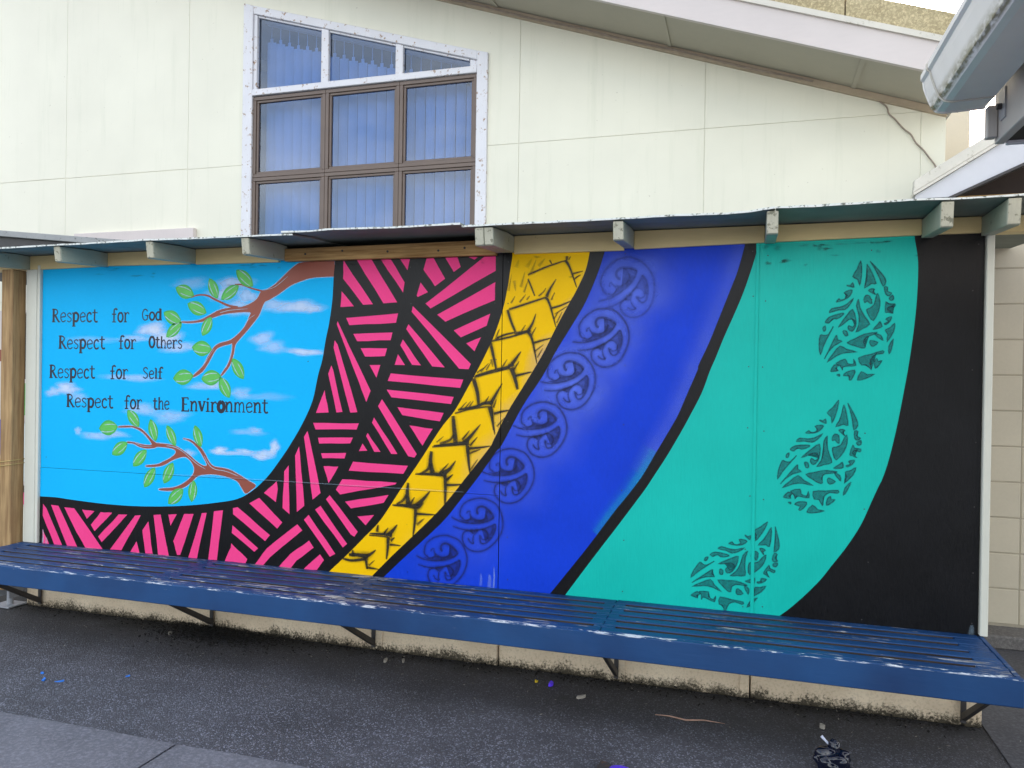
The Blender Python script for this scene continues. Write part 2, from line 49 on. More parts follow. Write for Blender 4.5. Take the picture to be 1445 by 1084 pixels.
YMARKS=[([(3020,1909),(3038,1867),(3056,1824)],4.4,3.8,0.8),([(3019,1927),(3105,1961),(3203,1991)],5.6,3.8,0.75),([(3205,1994),(3228,1957),(3263,1861)],8.8,2.5,0.85),([(3115,1820),(3133,1858),(3162,1904)],10.0,0.6,0.85),([(3074,1823),(3097,1841),(3112,1862)],4.4,0.6,0.6),([(3140,1802),(3146,1821),(3156,1839)],4.4,0.6,0.6),([(3140,1763),(3186,1776),(3236,1797)],6.3,3.1,0.8),([(3243,1927),(3292,1939)],5.6,1.9,0.75),([(3247,1898),(3283,1922)],3.8,0.6,0.6),([(3254,1908),(3277,1920)],3.1,0.6,0.6),([(3127,1997),(3139,1977)],5.0,1.9,0.7),([(3212,2013),(3213,1992)],8.8,5.0,0.7),([(3221,1994),(3232,2011)],4.4,0.6,0.5),([(2935,1790),(2956,1825)],4.4,0.6,0.6),([(2979,1794),(3010,1832)],5.0,0.6,0.6),([(3015,1806),(3031,1825)],4.4,0.6,0.6),([(2950,1901),(2958,1850)],10.0,1.3,0.25),([(2984,1868),(3005,1944)],8.8,1.3,0.28),([(3033,1931),(3060,2001)],11.3,1.3,0.22),([(2921,1850),(2936,1933)],7.5,1.3,0.25),([(3001,1842),(3020,1899)],6.3,1.3,0.4),([(2959,1965),(2972,2003)],12.5,2.5,0.15),([(3013,1963),(3039,2007)],13.8,2.5,0.15),([(3072,1968),(3104,2005)],11.3,2.5,0.2),([(2926,1760),(3016,1787),(3113,1817)],6.3,5.0,0.8),([(2918,1759),(2937,1702),(2961,1648)],8.2,6.3,0.8),([(3111,1818),(3131,1783),(3164,1672)],9.4,2.5,0.88),([(3026,1656),(3048,1694),(3063,1738)],9.4,0.6,0.88),([(3038,1658),(3005,1649),(2955,1643)],8.8,6.3,0.82),([(2991,1653),(3012,1684)],4.4,0.6,0.6),([(3042,1633),(3065,1672)],5.6,0.6,0.6),([(3053,1595),(3098,1608),(3141,1619)],6.9,3.1,0.8),([(3153,1710),(3175,1746)],5.0,0.6,0.5),([(3167,1691),(3194,1746)],5.0,0.6,0.5),([(3157,1735),(3225,1775)],4.4,1.3,0.5),([(2856,1616),(2911,1637),(2958,1646)],6.3,4.4,0.8),([(2861,1625),(2878,1665)],5.0,0.6,0.6),([(2838,1605),(2931,1624),(3027,1651)],6.3,5.0,0.82),([(2831,1602),(2852,1516),(2864,1467)],10.0,5.6,0.85),([(3024,1651),(3046,1612),(3072,1495)],10.7,2.5,0.9),([(2940,1483),(2968,1523),(2991,1554)],12.5,0.6,0.9),([(2955,1491),(2914,1474),(2858,1463)],10.0,6.3,0.85),([(2895,1477),(2921,1515)],5.0,0.6,0.6),([(2953,1460),(2982,1506)],6.3,0.6,0.7),([(2963,1434),(3008,1445),(3046,1454)],8.2,3.1,0.85),([(3058,1552),(3104,1588)],5.6,0.6,0.5),([(3073,1525),(3100,1569)],5.0,0.6,0.5),([(2756,1430),(2812,1449),(2865,1464)],6.3,5.6,0.8),([(2763,1447),(2799,1471)],5.0,0.6,0.6),([(2783,1451),(2824,1495)],5.6,0.6,0.6),([(2812,1460),(2835,1499)],5.0,0.6,0.6),([(2837,1515),(2846,1477)],8.8,1.9,0.4),([(2747,1425),(2812,1441),(2936,1472)],5.6,4.4,0.8),([(2745,1419),(2767,1351),(2775,1286)],13.8,8.8,0.85),([(2941,1474),(2960,1427),(2976,1367)],15.1,7.5,0.9),([(2838,1285),(2848,1249),(2854,1165)],8.8,2.5,0.85),([(2835,1288),(2868,1347),(2897,1396)],12.5,0.6,0.9),([(2852,1300),(2801,1295),(2766,1280),(2665,1259)],11.3,5.6,0.88),([(2805,1295),(2829,1332)],5.6,0.6,0.7),([(2853,1275),(2867,1317)],5.6,0.6,0.7),([(2675,1262),(2712,1301)],5.0,0.6,0.6),([(2703,1269),(2734,1304)],5.0,0.6,0.6),([(2724,1275),(2748,1307)],5.0,0.6,0.6),([(2855,1245),(2897,1257),(2938,1265)],8.2,3.1,0.85),([(2649,1241),(2732,1265),(2834,1281)],5.0,4.4,0.7),([(2832,1279),(2846,1223),(2863,1143)],13.2,2.5,0.92),([(2640,1229),(2646,1172),(2656,1093)],10.0,16.3,0.85),([(2700,1093),(2741,1136),(2787,1191)],16.3,0.6,0.92),([(2728,1099),(2651,1089),(2537,1074)],12.5,3.8,0.9),([(2691,1111),(2730,1159)],6.9,0.6,0.75),([(2732,1082),(2772,1128)],7.5,0.6,0.75),([(2727,1068),(2784,1075),(2840,1085)],8.8,2.5,0.88),([(2872,1182),(2913,1229)],5.6,0.6,0.55),([(2883,1164),(2907,1214)],5.6,0.6,0.55),([(2570,1086),(2623,1106),(2647,1135)],8.8,6.3,0.6),([(2552,1092),(2591,1124)],4.4,0.6,0.5),([(2529,1068),(2623,1078),(2719,1089)],4.4,3.8,0.7),([(2718,1090),(2726,1011),(2735,942)],13.2,3.1,0.92),([(2526,1046),(2521,988),(2535,931)],8.8,17.6,0.88),([(2583,933),(2625,960),(2658,1004)],18.8,0.6,0.92),([(2611,930),(2540,932),(2444,927)],12.5,3.1,0.9),([(2569,935),(2620,989)],6.9,0.6,0.8),([(2608,901),(2642,933)],10.0,0.6,0.85),([(2607,879),(2654,882),(2702,887)],8.8,2.5,0.9),([(2734,956),(2775,1017)],7.5,0.6,0.5),([(2730,1044),(2789,1067)],8.8,1.3,0.65),([(2465,928),(2504,951),(2522,982)],6.3,11.3,0.65),([(2438,926),(2526,926),(2601,924)],4.4,3.8,0.7),([(2602,926),(2605,840),(2603,776)],11.9,4.4,0.93),([(2399,880),(2396,822),(2404,763)],6.3,17.6,0.88),([(2442,758),(2485,800),(2523,845)],18.8,0.6,0.92),([(2465,759),(2398,764),(2318,759)],15.1,3.8,0.9),([(2410,766),(2437,808)],8.8,0.6,0.85),([(2460,755),(2488,783)],8.8,0.6,0.8),([(2336,767),(2369,785),(2393,815)],5.0,11.3,0.65),([(2448,724),(2497,724),(2558,725)],8.8,2.5,0.9),([(2451,668),(2493,703)],10.0,0.6,0.55),([(2608,906),(2646,935)],8.8,0.6,0.5),([(2312,760),(2380,757),(2444,750)],4.4,3.8,0.7),([(2444,752),(2440,677),(2431,607)],11.9,3.8,0.93),([(2234,653),(2228,615)],5.0,11.3,0.7),([(2293,603),(2323,635),(2343,662)],16.3,0.6,0.92),([(2315,604),(2257,606),(2186,604)],12.5,3.1,0.9),([(2266,608),(2292,642)],7.5,0.6,0.85),([(2306,575),(2330,594)],8.8,0.6,0.8),([(2301,555),(2332,555),(2364,554)],7.5,1.9,0.8),([(2182,595),(2235,595),(2292,593)],4.4,3.8,0.7),([(2293,595),(2290,532),(2284,477)],12.5,3.8,0.93),([(2150,476),(2191,496),(2224,522)],16.3,0.6,0.92),([(2180,482),(2123,487),(2066,484)],15.1,8.8,0.88),([(2032,461),(2086,455),(2165,470)],6.3,10.0,0.8),([(2088,512),(2094,475)],5.0,12.5,0.7),([(2167,471),(2174,417)],10.0,6.3,0.85),([(2174,426),(2240,422)],8.8,2.5,0.8),([(2183,437),(2217,467)],6.3,0.6,0.6)]
BRANCHES=[{'poly':[(1958,2028),(1770,2028),(1704,2000),(1650,1957),(1596,1913),(1547,1887),(1510,1879),(1503,1869),(1486,1840),(1449,1814),(1386,1793),(1335,1792),(1246,1779),(1182,1752),(1117,1725),(1051,1716),(991,1716),(991,1709),(1051,1706),(1130,1713),(1182,1729),(1259,1751),(1336,1760),(1437,1763),(1435,1739),(1407,1685),(1363,1642),(1313,1610),(1249,1594),(1210,1572),(1172,1522),(1134,1462),(1073,1412),(1079,1403),(1135,1433),(1179,1490),(1217,1550),(1249,1572),(1313,1588),(1328,1588),(1324,1545),(1302,1480),(1257,1419),(1267,1415),(1315,1469),(1339,1534),(1349,1583),(1376,1615),(1426,1664),(1475,1717),(1500,1749),(1530,1813),(1560,1828),(1621,1859),(1693,1903),(1765,1928),(1836,1943),(1957,1945)],'twigs':[([(1340,1916),(1384,1915),(1447,1894),(1516,1877)],8,10),([(1049,1850),(1101,1863),(1160,1859),(1206,1839),(1297,1802),(1361,1790)],8,14)],'hl':[([(1528,1882),(1596,1899),(1674,1953)],6),([(1246,1762),(1310,1775),(1424,1782)],7),([(1406,1696),(1437,1728),(1472,1749)],5),([(1141,1467),(1179,1522),(1211,1561)],5),([(1290,1458),(1321,1523),(1329,1577)],5)]},{'poly':[(1494,816),(1443,841),(1386,868),(1335,890),(1284,901),(1226,906),(1200,919),(1180,942),(1160,974),(1133,1006),(1100,1030),(1060,1050),(1017,1056),(1015,1051),(1060,1039),(1093,1018),(1123,989),(1147,957),(1170,920),(1167,908),(1141,910),(1101,930),(1061,959),(1021,982),(974,1005),(927,1017),(839,1022),(824,1024),(797,1040),(762,1070),(721,1099),(672,1113),(630,1115),(581,1112),(555,1108),(555,1102),(595,1103),(637,1105),(672,1102),(714,1087),(756,1057),(787,1027),(794,1012),(770,1008),(722,1011),(673,1020),(624,1023),(623,1014),(666,1012),(708,996),(757,988),(812,993),(839,1001),(914,998),(951,990),(961,980),(955,963),(921,939),(874,917),(834,901),(759,891),(762,883),(834,887),(888,901),(935,926),(982,944),(1028,951),(1062,931),(1082,905),(1088,883),(1079,855),(1044,820),(991,789),(937,773),(855,763),(859,754),(938,755),(998,770),(1038,787),(1077,816),(1116,849),(1161,858),(1220,862),(1284,857),(1342,844),(1377,830),(1400,801),(1429,768),(1463,788)],'twigs':[],'hl':[([(897,1010),(961,1002),(1021,974),(1095,922),(1164,889)],8),([(1153,963),(1187,915),(1226,892),(1303,883),(1383,860)],8),([(1021,1051),(1056,1042)],5),([(640,1108),(693,1096),(735,1075),(763,1053)],5),([(680,1016),(729,1001),(798,1000)],5)]}]
LEAVES=[((945,1907),(1072,1860),79),((1172,1955),(1228,1840),65),((1251,1835),(1366,1911),68),((1347,1997),(1457,1903),72),((1027,1816),(1157,1761),77),((865,1769),(988,1707),78),((885,1627),(992,1710),67),((1130,1634),(1190,1739),67),((1061,1569),(1196,1558),88),((936,1392),(1075,1410),89),((1127,1391),(1260,1410),87),((1251,1405),(1316,1290),71),((1330,1510),(1405,1395),69),((415,1091),(553,1106),90),((620,1206),(706,1111),70),((783,1158),(824,1031),66),((898,1127),(960,1009),60),((1088,1133),(1132,1010),62),((513,942),(624,1018),74),((665,881),(760,981),70),((747,763),(820,882),67),((883,793),(945,916),69),((915,680),(1018,770),74),((1074,699),(1088,824),62)]
FOOT=[[[(4510,1952),(4515,1914),(4513,1874),(4508,1843),(4499,1870),(4479,1883),(4496,1915)],[(4535,1936),(4556,1897),(4573,1850),(4555,1851),(4526,1832),(4534,1863),(4536,1897)],[(4547,1948),(4574,1918),(4600,1885),(4611,1860),(4600,1838),(4584,1876),(4565,1916)],[(4456,1848),(4471,1846),(4479,1858),(4486,1837),(4473,1839),(4460,1842)],[(4415,1773),(4426,1789),(4433,1783),(4450,1788),(4459,1803),(4445,1813),(4464,1824),(4479,1824),(4470,1800),(4448,1783)],[(4388,1727),(4397,1746),(4430,1752),(4458,1765),(4485,1791),(4469,1760),(4451,1741),(4423,1739)],[(4371,1687),(4388,1709),(4432,1724),(4447,1724),(4435,1710),(4417,1700),(4401,1701),(4389,1684),(4381,1683)],[(4362,1662),(4372,1671),(4374,1652),(4366,1647)],[(4355,1543),(4348,1583),(4352,1630),(4366,1630),(4386,1634),(4405,1668),(4384,1622),(4367,1582)],[(4371,1526),(4391,1572),(4411,1618),(4419,1630),(4424,1610),(4442,1604),(4409,1583),(4385,1553)],[(4482,1743),(4459,1717),(4440,1689),(4425,1664),(4448,1680),(4469,1698),(4486,1696),(4492,1682),(4483,1665),(4466,1672),(4465,1656),(4480,1646),(4494,1665),(4495,1699)],[(4444,1650),(4458,1648),(4465,1630),(4455,1626),(4446,1638)],[(4504,1786),(4511,1748),(4531,1709),(4550,1677),(4521,1657),(4495,1642),(4506,1673),(4507,1713),(4496,1756)],[(4524,1785),(4532,1801),(4548,1798),(4558,1766),(4547,1768),(4538,1776),(4529,1769)],[(4579,1810),(4589,1775),(4585,1735),(4564,1691),(4546,1713),(4536,1739),(4550,1747),(4566,1763),(4571,1787)],[(4541,1822),(4555,1830),(4567,1826),(4561,1816),(4573,1804),(4559,1809)],[(4603,1836),(4618,1835),(4617,1817),(4634,1810),(4624,1798),(4611,1804)],[(4623,1787),(4638,1801),(4642,1783),(4631,1777)],[(4609,1729),(4612,1774),(4622,1762),(4647,1764),(4646,1751),(4625,1751),(4618,1738),(4641,1722),(4621,1727)],[(4562,1654),(4582,1677),(4590,1689),(4599,1667),(4582,1658)],[(4636,1709),(4630,1690),(4614,1674),(4606,1679),(4623,1689),(4612,1697),(4621,1705)],[(4610,1652),(4631,1663),(4647,1681),(4644,1644),(4618,1600),(4621,1632)],[(4644,1615),(4638,1575),(4628,1548),(4626,1583)],[(4460,1597),(4495,1616),(4531,1635),(4581,1642),(4563,1631),(4535,1619),(4527,1600),(4535,1578),(4521,1574),(4493,1583)],[(4552,1608),(4584,1599),(4565,1581),(4553,1590)],[(4570,1636),(4594,1630),(4604,1606),(4592,1614),(4580,1622)],[(4433,1584),(4460,1569),(4503,1557),(4458,1554),(4420,1540),(4381,1510),(4407,1551)],[(4396,1473),(4411,1501),(4429,1497),(4418,1485),(4429,1476),(4408,1472)],[(4417,1508),(4455,1527),(4465,1507),(4489,1506),(4488,1527),(4499,1499),(4468,1496),(4445,1491),(4446,1478),(4434,1498)],[(4421,1457),(4433,1461),(4434,1451)],[(4448,1454),(4461,1470),(4494,1479),(4492,1459),(4480,1436),(4471,1438),(4473,1453)],[(4507,1532),(4553,1547),(4604,1564),(4604,1551),(4574,1546),(4556,1524),(4557,1500),(4560,1480),(4538,1503),(4521,1500)],[(4570,1516),(4580,1531),(4586,1517),(4601,1522),(4590,1502),(4575,1487)],[(4504,1435),(4520,1473),(4544,1460),(4573,1463),(4538,1443)]],[[(4432,1349),(4428,1312),(4418,1274),(4406,1246),(4403,1274),(4386,1291),(4410,1317)],[(4453,1329),(4465,1286),(4471,1238),(4453,1243),(4421,1231),(4435,1258),(4445,1291)],[(4468,1337),(4487,1303),(4505,1266),(4510,1239),(4494,1220),(4488,1260),(4478,1303)],[(4356,1261),(4370,1256),(4380,1266),(4383,1245),(4370,1249),(4358,1255)],[(4299,1199),(4313,1212),(4319,1205),(4336,1205),(4348,1218),(4337,1231),(4358,1237),(4373,1234),(4358,1213),(4333,1201)],[(4261,1161),(4275,1177),(4308,1175),(4339,1182),(4371,1201),(4349,1174),(4326,1160),(4298,1164)],[(4236,1126),(4257,1143),(4303,1148),(4319,1145),(4304,1134),(4283,1128),(4268,1133),(4253,1119),(4245,1120)],[(4221,1103),(4233,1111),(4231,1092),(4221,1089)],[(4186,990),(4189,1030),(4204,1075),(4217,1072),(4238,1071),(4264,1100),(4233,1060),(4207,1026)],[(4198,970),(4228,1010),(4259,1050),(4270,1060),(4270,1040),(4286,1030),(4249,1017),(4218,993)],[(4358,1155),(4329,1135),(4304,1112),(4283,1091),(4309,1102),(4335,1115),(4351,1109),(4354,1094),(4340,1080),(4326,1091),(4321,1075),(4333,1062),(4351,1078),(4360,1109)],[(4298,1074),(4312,1069),(4315,1050),(4304,1048),(4298,1062)],[(4389,1192),(4387,1154),(4398,1111),(4409,1076),(4376,1064),(4347,1054),(4365,1082),(4375,1121),(4374,1164)],[(4408,1186),(4419,1200),(4435,1194),(4437,1160),(4427,1165),(4419,1174),(4409,1170)],[(4467,1199),(4469,1163),(4456,1124),(4426,1087),(4413,1112),(4410,1140),(4425,1144),(4445,1156),(4454,1178)],[(4433,1218),(4449,1222),(4460,1216),(4451,1208),(4460,1193),(4448,1202)],[(4497,1217),(4512,1214),(4506,1196),(4522,1186),(4509,1176),(4498,1185)],[(4505,1167),(4524,1176),(4524,1158),(4512,1155)],[(4479,1113),(4492,1156),(4499,1142),(4524,1139),(4520,1126),(4500,1132),(4490,1120),(4509,1100),(4490,1109)],[(4415,1051),(4441,1070),(4451,1079),(4455,1056),(4436,1051)],[(4501,1089),(4491,1071),(4471,1059),(4465,1065),(4483,1072),(4475,1082),(4485,1088)],[(4463,1038),(4486,1045),(4506,1059),(4494,1024),(4459,987),(4469,1017)],[(4488,995),(4473,958),(4457,934),(4463,968)],[(4302,1019),(4341,1030),(4381,1040),(4432,1036),(4412,1029),(4382,1024),(4369,1007),(4372,984),(4357,983),(4331,998)],[(4396,1009),(4425,993),(4402,980),(4392,992)],[(4420,1032),(4442,1021),(4446,996),(4436,1006),(4426,1017)],[(4272,1013),(4296,992),(4336,971),(4291,978),(4250,973),(4205,953),(4239,986)],[(4211,914),(4232,937),(4249,929),(4235,920),(4244,909),(4222,910)],[(4240,942),(4281,953),(4286,931),(4310,924),(4314,945),(4319,916),(4287,919),(4264,920),(4261,907),(4255,929)],[(4231,892),(4244,893),(4243,884)],[(4258,883),(4274,896),(4309,897),(4303,877),(4285,859),(4276,862),(4282,876)],[(4334,946),(4383,950),(4436,956),(4434,942),(4403,944),(4381,927),(4376,904),(4374,883),(4358,911),(4340,911)],[(4392,916),(4406,928),(4409,914),(4425,915),(4409,898),(4390,887)],[(4309,852),(4333,886),(4354,867),(4383,863),(4344,852)]],[[(4148,800),(4136,766),(4116,733),(4097,709),(4101,736),(4090,755),(4119,775)],[(4164,776),(4164,734),(4157,688),(4142,696),(4108,692),(4129,715),(4146,743)],[(4180,781),(4190,745),(4198,706),(4196,681),(4176,666),(4180,705),(4181,747)],[(4053,735),(4065,727),(4077,734),(4074,714),(4063,720),(4053,729)],[(3981,689),(3998,699),(4002,690),(4018,687),(4034,696),(4026,711),(4048,712),(4062,705),(4042,689),(4015,684)],[(3935,662),(3952,674),(3984,666),(4015,665),(4052,676),(4023,655),(3997,647),(3971,657)],[(3901,635),(3926,647),(3972,641),(3986,635),(3969,628),(3947,627),(3934,635),(3915,625),(3908,628)],[(3880,618),(3894,622),(3887,605),(3877,604)],[(3817,520),(3830,556),(3857,595),(3868,589),(3888,584),(3921,605),(3880,574),(3847,548)],[(3823,498),(3863,529),(3903,560),(3916,566),(3911,547),(3924,534),(3885,530),(3849,515)],[(4026,636),(3994,624),(3963,608),(3937,593),(3965,597),(3993,603),(4008,594),(4006,579),(3990,570),(3978,582),(3970,569),(3978,555),(4000,565),(4017,593)],[(3948,573),(3960,565),(3958,547),(3946,548),(3944,562)],[(4066,663),(4055,628),(4054,586),(4056,551),(4020,547),(3990,544),(4015,566),(4034,600),(4045,641)],[(4083,654),(4097,664),(4111,655),(4104,623),(4096,630),(4091,640),(4080,638)],[(4144,652),(4137,618),(4114,585),(4074,557),(4068,583),(4073,610),(4088,610),(4111,618),(4126,636)],[(4115,678),(4132,678),(4141,670),(4131,664),(4135,649),(4126,659)],[(4178,663),(4191,656),(4181,641),(4194,628),(4178,622),(4170,633)],[(4173,614),(4193,619),(4188,602),(4175,602)],[(4133,570),(4157,607),(4160,593),(4183,584),(4176,573),(4158,582),(4145,574),(4159,551),(4143,563)],[(4055,526),(4085,538),(4097,544),(4095,521),(4075,521)],[(4148,542),(4133,528),(4111,521),(4107,528),(4126,530),(4121,542),(4133,545)],[(4098,503),(4122,504),(4145,513),(4124,483),(4080,456),(4098,482)],[(4111,457),(4086,426),(4065,407),(4079,438)],[(3936,521),(3977,522),(4019,523),(4067,508),(4046,506),(4015,507),(3998,494),(3995,472),(3980,475),(3959,495)],[(4025,491),(4049,469),(4024,462),(4017,475)],[(4054,507),(4073,492),(4070,467),(4063,479),(4056,491)],[(3906,521),(3923,497),(3956,468),(3915,485),(3873,489),(3824,480),(3867,504)],[(3820,442),(3847,460),(3861,448),(3845,443),(3851,430),(3830,436)],[(3856,462),(3898,463),(3898,442),(3919,430),(3929,448),(3925,420),(3895,430),(3873,436),(3867,424),(3866,447)],[(3948,445),(3997,438),(4050,431),(4044,420),(4015,428),(3988,417),(3978,396),(3970,377),(3962,407),(3945,411)]]]
TEXT=[[('Respect',(55,1721),(401,1717),75),('for',(503,1717),(628,1716),75),('God',(714,1725),(856,1725),63)],[('Respect',(108,1560),(457,1559),74),('for',(555,1562),(679,1561),73),('Others',(766,1567),(1000,1563),64)],[('Respect',(40,1385),(386,1386),75),('for',(496,1385),(625,1387),75),('Self',(726,1391),(869,1391),62)],[('Respect',(173,1215),(522,1214),74),('for',(601,1214),(727,1215),73),('the',(801,1214),(918,1217),66),('Environment',(996,1211),(1568,1215),74)]]
CLOUDS=[(788,1671,108,29,0.9),(887,1619,88,36,0.9),(664,1619,100,20,0.5),(985,1570,120,24,0.6),(175,1323,96,26,0.8),(68,1300,54,22,0.6),(256,1274,74,21,0.4),(643,1393,174,17,0.5),(721,1211,124,24,0.5),(919,1176,121,28,0.45),(417,1049,114,21,0.5),(259,1073,27,17,0.5),(546,1066,77,16,0.4),(1737,1789,121,30,0.75),(1583,1802,89,23,0.5),(1824,1773,51,18,0.6),(1785,1546,107,15,0.8),(1519,1618,63,31,0.6),(1587,1572,88,23,0.5),(1381,1786,100,39,0.6),(1264,1866,93,31,0.6),(1333,1923,100,31,0.7),(1425,1851,68,31,0.6),(1156,1353,103,20,0.5),(1388,1318,69,23,0.4),(1416,999,55,12,0.7),(1255,996,56,16,0.85),(1348,985,114,11,0.6),(1521,973,62,13,0.8),(1605,1026,31,31,0.85),(1552,993,53,19,0.7),(1226,1374,46,31,0.6),(1437,1105,91,16,0.3),(1483,1118,35,16,0.45),(356,1611,207,16,0.25),(1043,972,48,19,0.5),(1051,1929,119,24,0.3),(1547,1302,133,19,0.2)]
CORN=[(-26,2034),(4982,2039),(4977,390),(-11,396)]

# ------------------------------------------------------------------ helpers
def lin(c):
    return tuple((x/255/12.92 if x/255 <= 0.04045 else ((x/255+0.055)/1.055)**2.4) for x in c)
class NT:
    def __init__(s, name):
        s.m = bpy.data.materials.new(name); s.m.use_nodes = True; s.t = s.m.node_tree; s.t.nodes.clear()
        s.out = s.n('ShaderNodeOutputMaterial'); s.geo = s.n('ShaderNodeNewGeometry')
    def n(s, k, **kw):
        x = s.t.nodes.new(k)
        for a, b in kw.items(): setattr(x, a, b)
        return x
    def l(s, a, b): s.t.links.new(a, b)
    def pos(s, sc=(1,1,1), rot=(0,0,0)):
        m = s.n('ShaderNodeMapping'); m.inputs['Scale'].default_value = sc; m.inputs['Rotation'].default_value = rot
        s.l(s.geo.outputs['Position'], m.inputs[0]); return m.outputs[0]
    def noise(s, sc=(1,1,1), scale=5, det=4, rough=.55):
        x = s.n('ShaderNodeTexNoise'); x.inputs['Scale'].default_value = scale; x.inputs['Detail'].default_value = det
        x.inputs['Roughness'].default_value = rough; s.l(s.pos(sc), x.inputs['Vector']); return x.outputs[0]
    def ramp(s, v, a, b, ca=(0,0,0,1), cb=(1,1,1,1)):
        x = s.n('ShaderNodeMapRange'); x.clamp = True
        x.inputs[1].default_value = a; x.inputs[2].default_value = b; s.l(v, x.inputs[0]); return x.outputs[0]
    def math(s, op, a, b=None):
        x = s.n('ShaderNodeMath'); x.operation = op
        for i, v in enumerate((a, b)):
            if v is None: continue
            if isinstance(v, (int, float)): x.inputs[i].default_value = v
            else: s.l(v, x.inputs[i])
        return x.outputs[0]
    def mix(s, f, a, b, bt='MIX'):
        x = s.n('ShaderNodeMix'); x.data_type = 'RGBA'; x.blend_type = bt
        for sock, v in ((x.inputs[0], f), (x.inputs[6], a), (x.inputs[7], b)):
            if isinstance(v, (int, float)): sock.default_value = v
            elif isinstance(v, tuple): sock.default_value = (*v[:3], 1)
            else: s.l(v, sock)
        return x.outputs[2]
    def sep(s, ax):
        x = s.n('ShaderNodeSeparateXYZ'); s.l(s.geo.outputs['Position'], x.inputs[0]); return x.outputs['XYZ'.index(ax)]
    def pbsdf(s, col, rough=.6, bump=None, bstr=.3, bdist=.002, spec=.4, metal=0):
        b = s.n('ShaderNodeBsdfPrincipled')
        if isinstance(col, tuple): b.inputs['Base Color'].default_value = (*col[:3], 1)
        else: s.l(col, b.inputs['Base Color'])
        if isinstance(rough, (int, float)): b.inputs['Roughness'].default_value = rough
        else: s.l(rough, b.inputs['Roughness'])
        b.inputs['Specular IOR Level'].default_value = spec; b.inputs['Metallic'].default_value = metal
        if bump is not None:
            k = s.n('ShaderNodeBump'); k.inputs['Strength'].default_value = bstr; k.inputs['Distance'].default_value = bdist
            s.l(bump, k.inputs['Height']); s.l(k.outputs[0], b.inputs['Normal'])
        return b.outputs[0]
    def done(s, sh): s.l(sh, s.out.inputs[0]); return s.m
M = {}
def paint(name, rgb, rough=.45, var=.10, vs=3.0, brush=(40,40,6), bstr=.25, spec=.4, fleck=None, linear=False):
    """weathered brushed paint: broad tone variation, fine brush relief, optional flecks of another colour"""
    t = NT(name); c = rgb if linear else lin(rgb)
    n1 = t.noise(scale=vs, det=5); n2 = t.noise(sc=brush, scale=3, det=4, rough=.65)
    k = t.math('ADD', t.math('MULTIPLY', n1, .65), t.math('MULTIPLY', n2, .35))
    f = t.ramp(k, .3, .7)
    lo = tuple(x*(1-var) for x in c); hi = tuple(min(1, x*(1+var)+.002) for x in c)
    col = t.mix(f, lo, hi)
    if fleck:
        fc, fs, th, amt = fleck
        nf = t.noise(scale=fs, det=6, rough=.7); col = t.mix(t.math('MULTIPLY', t.ramp(nf, th, th+.05), amt), col, lin(fc))
    rg = t.math('ADD', t.math('MULTIPLY', n2, .22), rough-.11)
    M[name] = t.done(t.pbsdf(col, rg, n2, bstr, .0015, spec)); return M[name]
def soft(name, rgb, rough=.5, amt=1.0, ns=30, nlo=.25, nhi=.6):
    """airbrushed paint: coverage comes from the per-vertex spray density 'cover'"""
    t = NT(name); a = t.n('ShaderNodeAttribute'); a.attribute_name = 'cover'
    nz = t.noise(scale=ns, det=4); f = t.math('MULTIPLY', a.outputs['Fac'], t.math('ADD', t.math('MULTIPLY', t.ramp(nz, nlo, nhi), .45), .55))
    f = t.math('MULTIPLY', f, amt)
    tr = t.n('ShaderNodeBsdfTransparent'); b = t.pbsdf(lin(rgb), rough)
    mx = t.n('ShaderNodeMixShader'); t.l(f, mx.inputs[0]); t.l(tr.outputs[0], mx.inputs[1]); t.l(b, mx.inputs[2])
    M[name] = t.done(mx.outputs[0]); return M[name]

def link(o, parent=None):
    S.collection.objects.link(o)
    if parent is not None:
        o.parent = parent; w = Vector(parent.get('_w', (0,0,0))); o['_w'] = list(w)
    return o
def thing(name, loc, label, cat, group=None):
    o = bpy.data.objects.new(name, None); o.empty_display_size = .1; o.location = loc; o['_w'] = list(loc)
    o['label'] = label; o['category'] = cat
    if group: o['group'] = group
    S.collection.objects.link(o); return o
def tag(o, label=None, cat=None, group=None, kind=None):
    for k, v in (('label',label),('category',cat),('group',group),('kind',kind)):
        if v: o[k] = v
    return o
def obj(name, bm, m, parent=None, smooth=False, origin=None):
    """links bm (world coordinates) as one mesh object, re-centred on its own base, under parent"""
    me = bpy.data.meshes.new(name)
    w = Vector(parent['_w']) if parent is not None else Vector((0,0,0))
    if origin is None and len(bm.verts):
        cs = [v.co for v in bm.verts]
        origin = Vector((sum((min(c[i] for c in cs), max(c[i] for c in cs)))/2 for i in range(2)) ) if False else Vector(((min(c.x for c in cs)+max(c.x for c in cs))/2, (min(c.y for c in cs)+max(c.y for c in cs))/2, min(c.z for c in cs)))
    origin = Vector(origin) if origin is not None else Vector((0,0,0))
    bmesh.ops.translate(bm, verts=bm.verts[:], vec=-origin)
    if smooth:
        for f in bm.faces: f.smooth = True
    bm.to_mesh(me); bm.free()
    o = bpy.data.objects.new(name, me); o.location = origin-w; o['_w'] = list(origin)
    if m is not None: me.materials.append(M[m] if isinstance(m, str) else m)
    S.collection.objects.link(o)
    if parent is not None: o.parent = parent
    return o
def nb(): return bmesh.new()
def box(bm, x0, x1, y0, y1, z0, z1, bev=0.0):
    t = bmesh.new(); bmesh.ops.create_cube(t, size=1)
    for v in t.verts: v.co = Vector((x0+(v.co.x+.5)*(x1-x0), y0+(v.co.y+.5)*(y1-y0), z0+(v.co.z+.5)*(z1-z0)))
    if bev: bmesh.ops.bevel(t, geom=t.edges[:], offset=bev, segments=1, affect='EDGES')
    me = bpy.data.meshes.new('t'); t.to_mesh(me); t.free(); bm.from_mesh(me); bpy.data.meshes.remove(me); return bm
